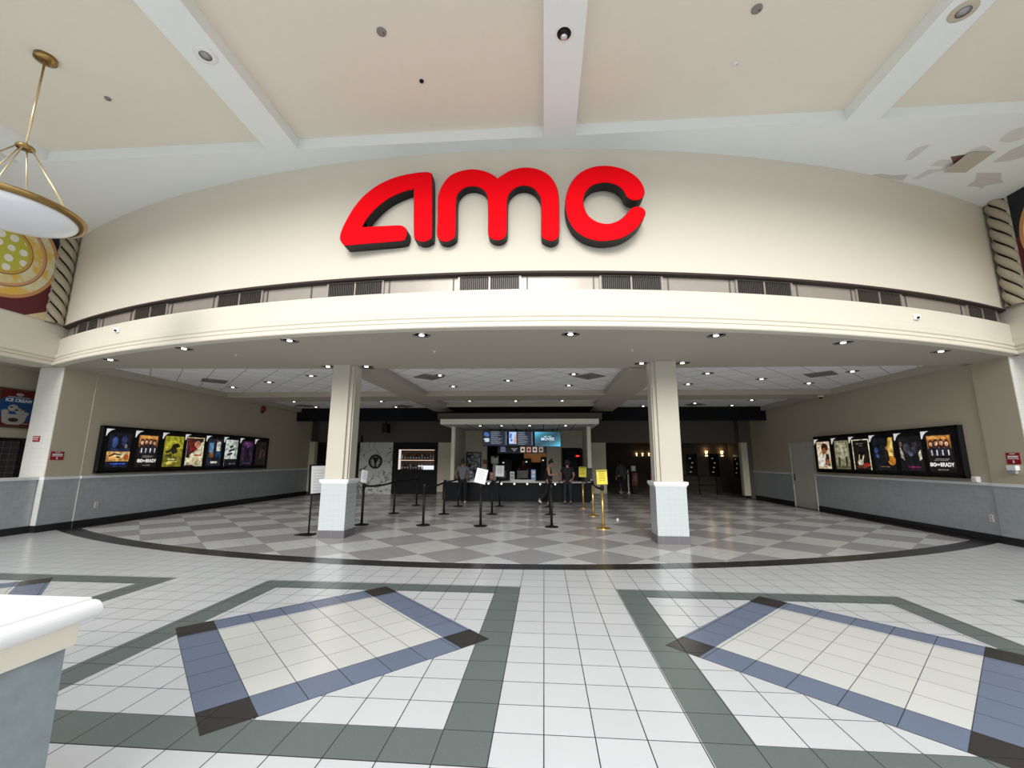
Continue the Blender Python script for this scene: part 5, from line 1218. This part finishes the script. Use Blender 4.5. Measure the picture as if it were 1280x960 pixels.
def person(lb, loc, rz, J, shirt, trousers, shoes, hairm, skin, long_sleeve=False, bun=False, cap=None, hood=False, build=1.0, bag=None):
    t = thing('person', lb, 'person', loc, rz)
    j = {k: Vector(v) for k, v in J.items()}
    vs_, es_ = [], []
    def add(p, r, par=None):
        vs_.append((tuple(p), r)); i = len(vs_)-1
        if par is not None: es_.append((par, i))
        return i
    B = build
    pel = add(j['pelvis'], .105*B); wa = add(j['waist'], .095*B, pel); ch = add(j['chest'], .115*B, wa); nb = add(j['neck'], .052, ch)
    hd = j['head']; up_ = (hd-j['neck']).normalized(); fw = j['face'].normalized()
    n2 = add(j['neck']+up_*.05, .047, nb); h1 = add(hd-up_*.05+fw*.02, .062, n2); h2 = add(hd+up_*.01+fw*.012, .078, h1); h3 = add(hd+up_*.07, .07, h2); add(hd+up_*.105, .04, h3)
    add(hd+fw*.095-up_*.012, .011, h2)
    for s in ('l', 'r'):
        sh = add(j['sh_'+s], .052*B, ch); el = add(j['el_'+s], .040*B, sh); wr_ = add(j['wr_'+s], .027, el)
        dr = (j['wr_'+s]-j['el_'+s]).normalized(); side = dr.cross(Vector((0, 1, 0.2))).normalized(); side = side if side.length > .1 else Vector((1, 0, 0))
        pm_ = add(j['wr_'+s]+dr*.06, .026, wr_)
        crl = dr.cross(side).normalized()
        for k, (o_, L) in enumerate(((-.028, .062), (-.010, .074), (.010, .070), (.028, .052))):
            a = add(j['wr_'+s]+dr*.095+side*o_, .0095, pm_); c2 = add(j['wr_'+s]+dr*(.095+L*.55)+side*o_+crl*.008, .0085, a); add(j['wr_'+s]+dr*(.095+L*.9)+side*o_+crl*.028, .007, c2)
        a = add(j['wr_'+s]+dr*.045-side*.035+crl*.01, .0105, pm_); add(j['wr_'+s]+dr*.085-side*.048+crl*.025, .0085, a)
        hp = add(j['hip_'+s], .078*B, pel); kn = add(j['kn_'+s], .052*B, hp); an = add(j['an_'+s], .036, kn); add(j['toe_'+s], .030, an)
    skin_mesh('body', vs_, es_, pel, skin, t)
    # clothing
    V2, E2 = [], []
    def a2(p, r, par=None):
        V2.append((tuple(p), r)); i = len(V2)-1
        if par is not None: E2.append((par, i))
        return i
    lo = a2(j['pelvis']-Vector((0, 0, .05)), .122*B); p2_ = a2(j['pelvis']+Vector((0, 0, .03)), .134*B, lo); w2 = a2(j['waist'], .128*B, p2_); c2 = a2(j['chest'], .138*B, w2); a2(j['neck']-Vector((0, 0, .035)), .062, c2)
    for s in ('l', 'r'):
        s2 = a2(j['sh_'+s], .068*B, c2)
        if long_sleeve is None: continue
        e2 = a2(j['sh_'+s].lerp(j['el_'+s], 1.0 if long_sleeve else .62), .054*B, s2)
        if long_sleeve: a2(j['el_'+s].lerp(j['wr_'+s], .93), .038, e2)
    top = skin_mesh('shirt', V2, E2, lo, shirt, t)
    V2, E2 = [], []
    lo = a2(j['pelvis'], .120*B); a2(j['pelvis']+Vector((0, 0, .07)), .118*B, lo)
    for s in ('l', 'r'):
        h_ = a2(j['hip_'+s], .092*B, lo); k_ = a2(j['kn_'+s], .066*B, h_); a2(j['kn_'+s].lerp(j['an_'+s], .95), .05*B, k_)
    skin_mesh('trousers', V2, E2, lo, trousers, t)
    for s in ('l', 'r'):
        dvec = (j['toe_'+s]-j['an_'+s]); heel = j['an_'+s]-Vector((dvec.x, dvec.y, 0)).normalized()*.035+Vector((0, 0, -.035))
        V2, E2 = [], []
        a = a2(heel, .036); c_ = a2(j['an_'+s].lerp(j['toe_'+s], .6)+Vector((0, 0, -.008)), .04, a); a2(j['toe_'+s], .034, c_)
        skin_mesh('shoe', V2, E2, 0, shoes, t)
    zq = up_.rotation_difference(Vector((0, 0, 1))).inverted().to_matrix()
    hb = MB(); hb.ell(hd+up_*.035-fw*.022, (.088, .098, .098), 18, zq)
    for v in hb.bm.verts:
        rel = v.co-hd
        if rel.dot(fw) > .035 and rel.dot(up_) < .06: v.co -= fw*(rel.dot(fw)-.03)
    hb.build('hair', hairm, t, True)
    if bun:
        b = MB(); b.ell(hd+up_*.135-fw*.05, (.045, .045, .045), 14); b.build('hair_bun', hairm, t, True)
    if cap:
        b = MB(); b.ell(hd+up_*.065-fw*.008, (.097, .104, .075), 18, zq); b.build('cap_crown', cap, t, True)
        b = MB(); b.ell(hd+up_*.05+fw*.11, (.07, .07, .012), 14, zq); b.build('cap_peak', cap, t, True)
    if hood:
        b = MB(); b.ell(j['neck']-fw*.06+Vector((0, 0, .0)), (.13, .075, .075), 16); b.build('hood', shirt, t, True)
    sd = up_.cross(fw).normalized()
    for s_ in (-1, 1):
        b = MB(); b.ell(hd+fw*.083+sd*s_*.03+up_*.012, (.011, .011, .008), 10); b.build('eye', m_black, t, True)
        b = MB(); b.ell(hd+sd*s_*.082-fw*.005, (.012, .02, .03), 10); b.build('ear', skin, t, True)
    b = MB(); b.ell(hd+fw*.082-up_*.045, (.022, .010, .006), 10); b.build('mouth', plain('lips', (.30, .10, .08), .5), t, True)
    return t
def stand(h=1.63):
    k = h/1.70
    J = dict(pelvis=(0, 0, .93), waist=(0, -.005, 1.06), chest=(0, 0, 1.26), neck=(0, -.01, 1.42), head=(0, .01, 1.57), face=(0, 1, -.05),
             sh_l=(-.175, -.005, 1.365), sh_r=(.175, -.005, 1.365), el_l=(-.235, -.03, 1.10), el_r=(.235, -.03, 1.10), wr_l=(-.225, .05, .87), wr_r=(.225, .05, .87),
             hip_l=(-.09, 0, .87), hip_r=(.09, 0, .87), kn_l=(-.105, .02, .48), kn_r=(.105, .02, .48), an_l=(-.11, -.01, .085), an_r=(.11, -.01, .085), toe_l=(-.13, .15, .04), toe_r=(.13, .15, .04))
    return {a: (tuple(c*k for c in v) if a != 'face' else v) for a, v in J.items()}
m_tgrey = plain('grey_tshirt', (.17, .18, .19), .85); m_trb = plain('black_trousers', (.012, .012, .015), .85); m_shoe_w = plain('white_shoe', (.62, .62, .60), .6); m_shoe_b = plain('black_shoe', (.02, .02, .02), .6)
m_tblack = plain('black_top', (.012, .012, .013), .85); m_hood = plain('charcoal_hoodie', (.085, .088, .095), .9); m_jack = plain('black_jacket', (.014, .014, .017), .8); m_capm = plain('navy_cap', (.03, .035, .07), .8)
k = 1.63/1.70
J = stand(1.63); J['wr_l'] = (-.20*k, .10*k, .90*k); J['el_l'] = (-.29*k, -.02*k, 1.12*k); J['el_r'] = (.27*k, .02*k, 1.11*k); J['wr_r'] = (.24*k, .22*k, 1.0*k)
person('person in a grey t-shirt and black trousers standing at the counter, back turned', (-3.05, 16.25, 0), 0, J, m_tgrey, m_trb, m_shoe_w, m_hair, m_skin_d)
J = stand(1.63); J.update(neck=(0, .03*k, 1.41*k), head=(0, .10*k, 1.53*k), face=(0, 1, -.55), chest=(0, .01, 1.25*k), el_r=(.215*k, .03, 1.10*k), wr_r=(.13*k, .26*k, 1.14*k), el_l=(-.215*k, .03, 1.10*k), wr_l=(-.10*k, .27*k, 1.14*k),
        kn_l=(-.09*k, .06*k, .47*k), an_l=(-.09*k, -.02*k, .085*k), toe_l=(-.09*k, .14*k, .04*k), kn_r=(.09*k, -.08*k, .49*k), an_r=(.09*k, -.36*k, .20*k), toe_r=(.09*k, -.27*k, .06*k))
t = person('person with a dark bun in a black sleeveless top walking while looking at a phone', (.16, 16.15, 0), -PI/2, J, m_tblack, m_trb, m_shoe_w, m_hair, m_skin, long_sleeve=None, bun=True, build=1.25)
ph = thing('phone', 'black phone held up by the walking person with a bun', 'phone', (.16+.34*k, 16.15, 1.14))
b = MB(); b.box(-.075, .075, -.04, .04, -.006, .006); b.build('case', m_black, ph, True, bevel=.003)
b = MB(); b.box(-.068, .068, -.034, .034, .006, .008); b.build('screen', m_screen_dim, ph, True)
ph.rotation_euler = (0, -.5, 0)
J = stand(1.60); k = 1.6/1.7; J.update(el_l=(-.30*k, .05*k, 1.13*k), wr_l=(-.34*k, .24*k, .93*k), el_r=(.25*k, .05, 1.12*k), wr_r=(.2*k, .2*k, 1.0*k))
person('person in a black jacket and navy cap leaning toward the counter behind the gold posts', (.86, 16.3, 0), -.15, J, m_jack, plain('dark_jeans', (.016, .02, .032), .85), m_shoe_b, m_hair, m_skin, cap=m_capm, build=1.08)
J = stand(1.60); J.update(head=(0, .09, 1.47), face=(0, 1, -.6))
person('person in a charcoal hoodie and black trousers in the dark hall doorway', (3.72, 21.6, 0), .2, J, m_hood, m_trb, m_shoe_b, m_hair, m_skin, long_sleeve=True, hood=True, build=1.15)
J = stand(1.66)
person('person in a dark red shirt working in the kitchen behind the counter', (-1.0, 21.0, 0), PI, J, plain('dark_red_shirt', (.06, .006, .006), .85), m_trb, m_shoe_b, m_hair, m_skin_d, cap=plain('black_cap', (.015, .015, .015), .8))
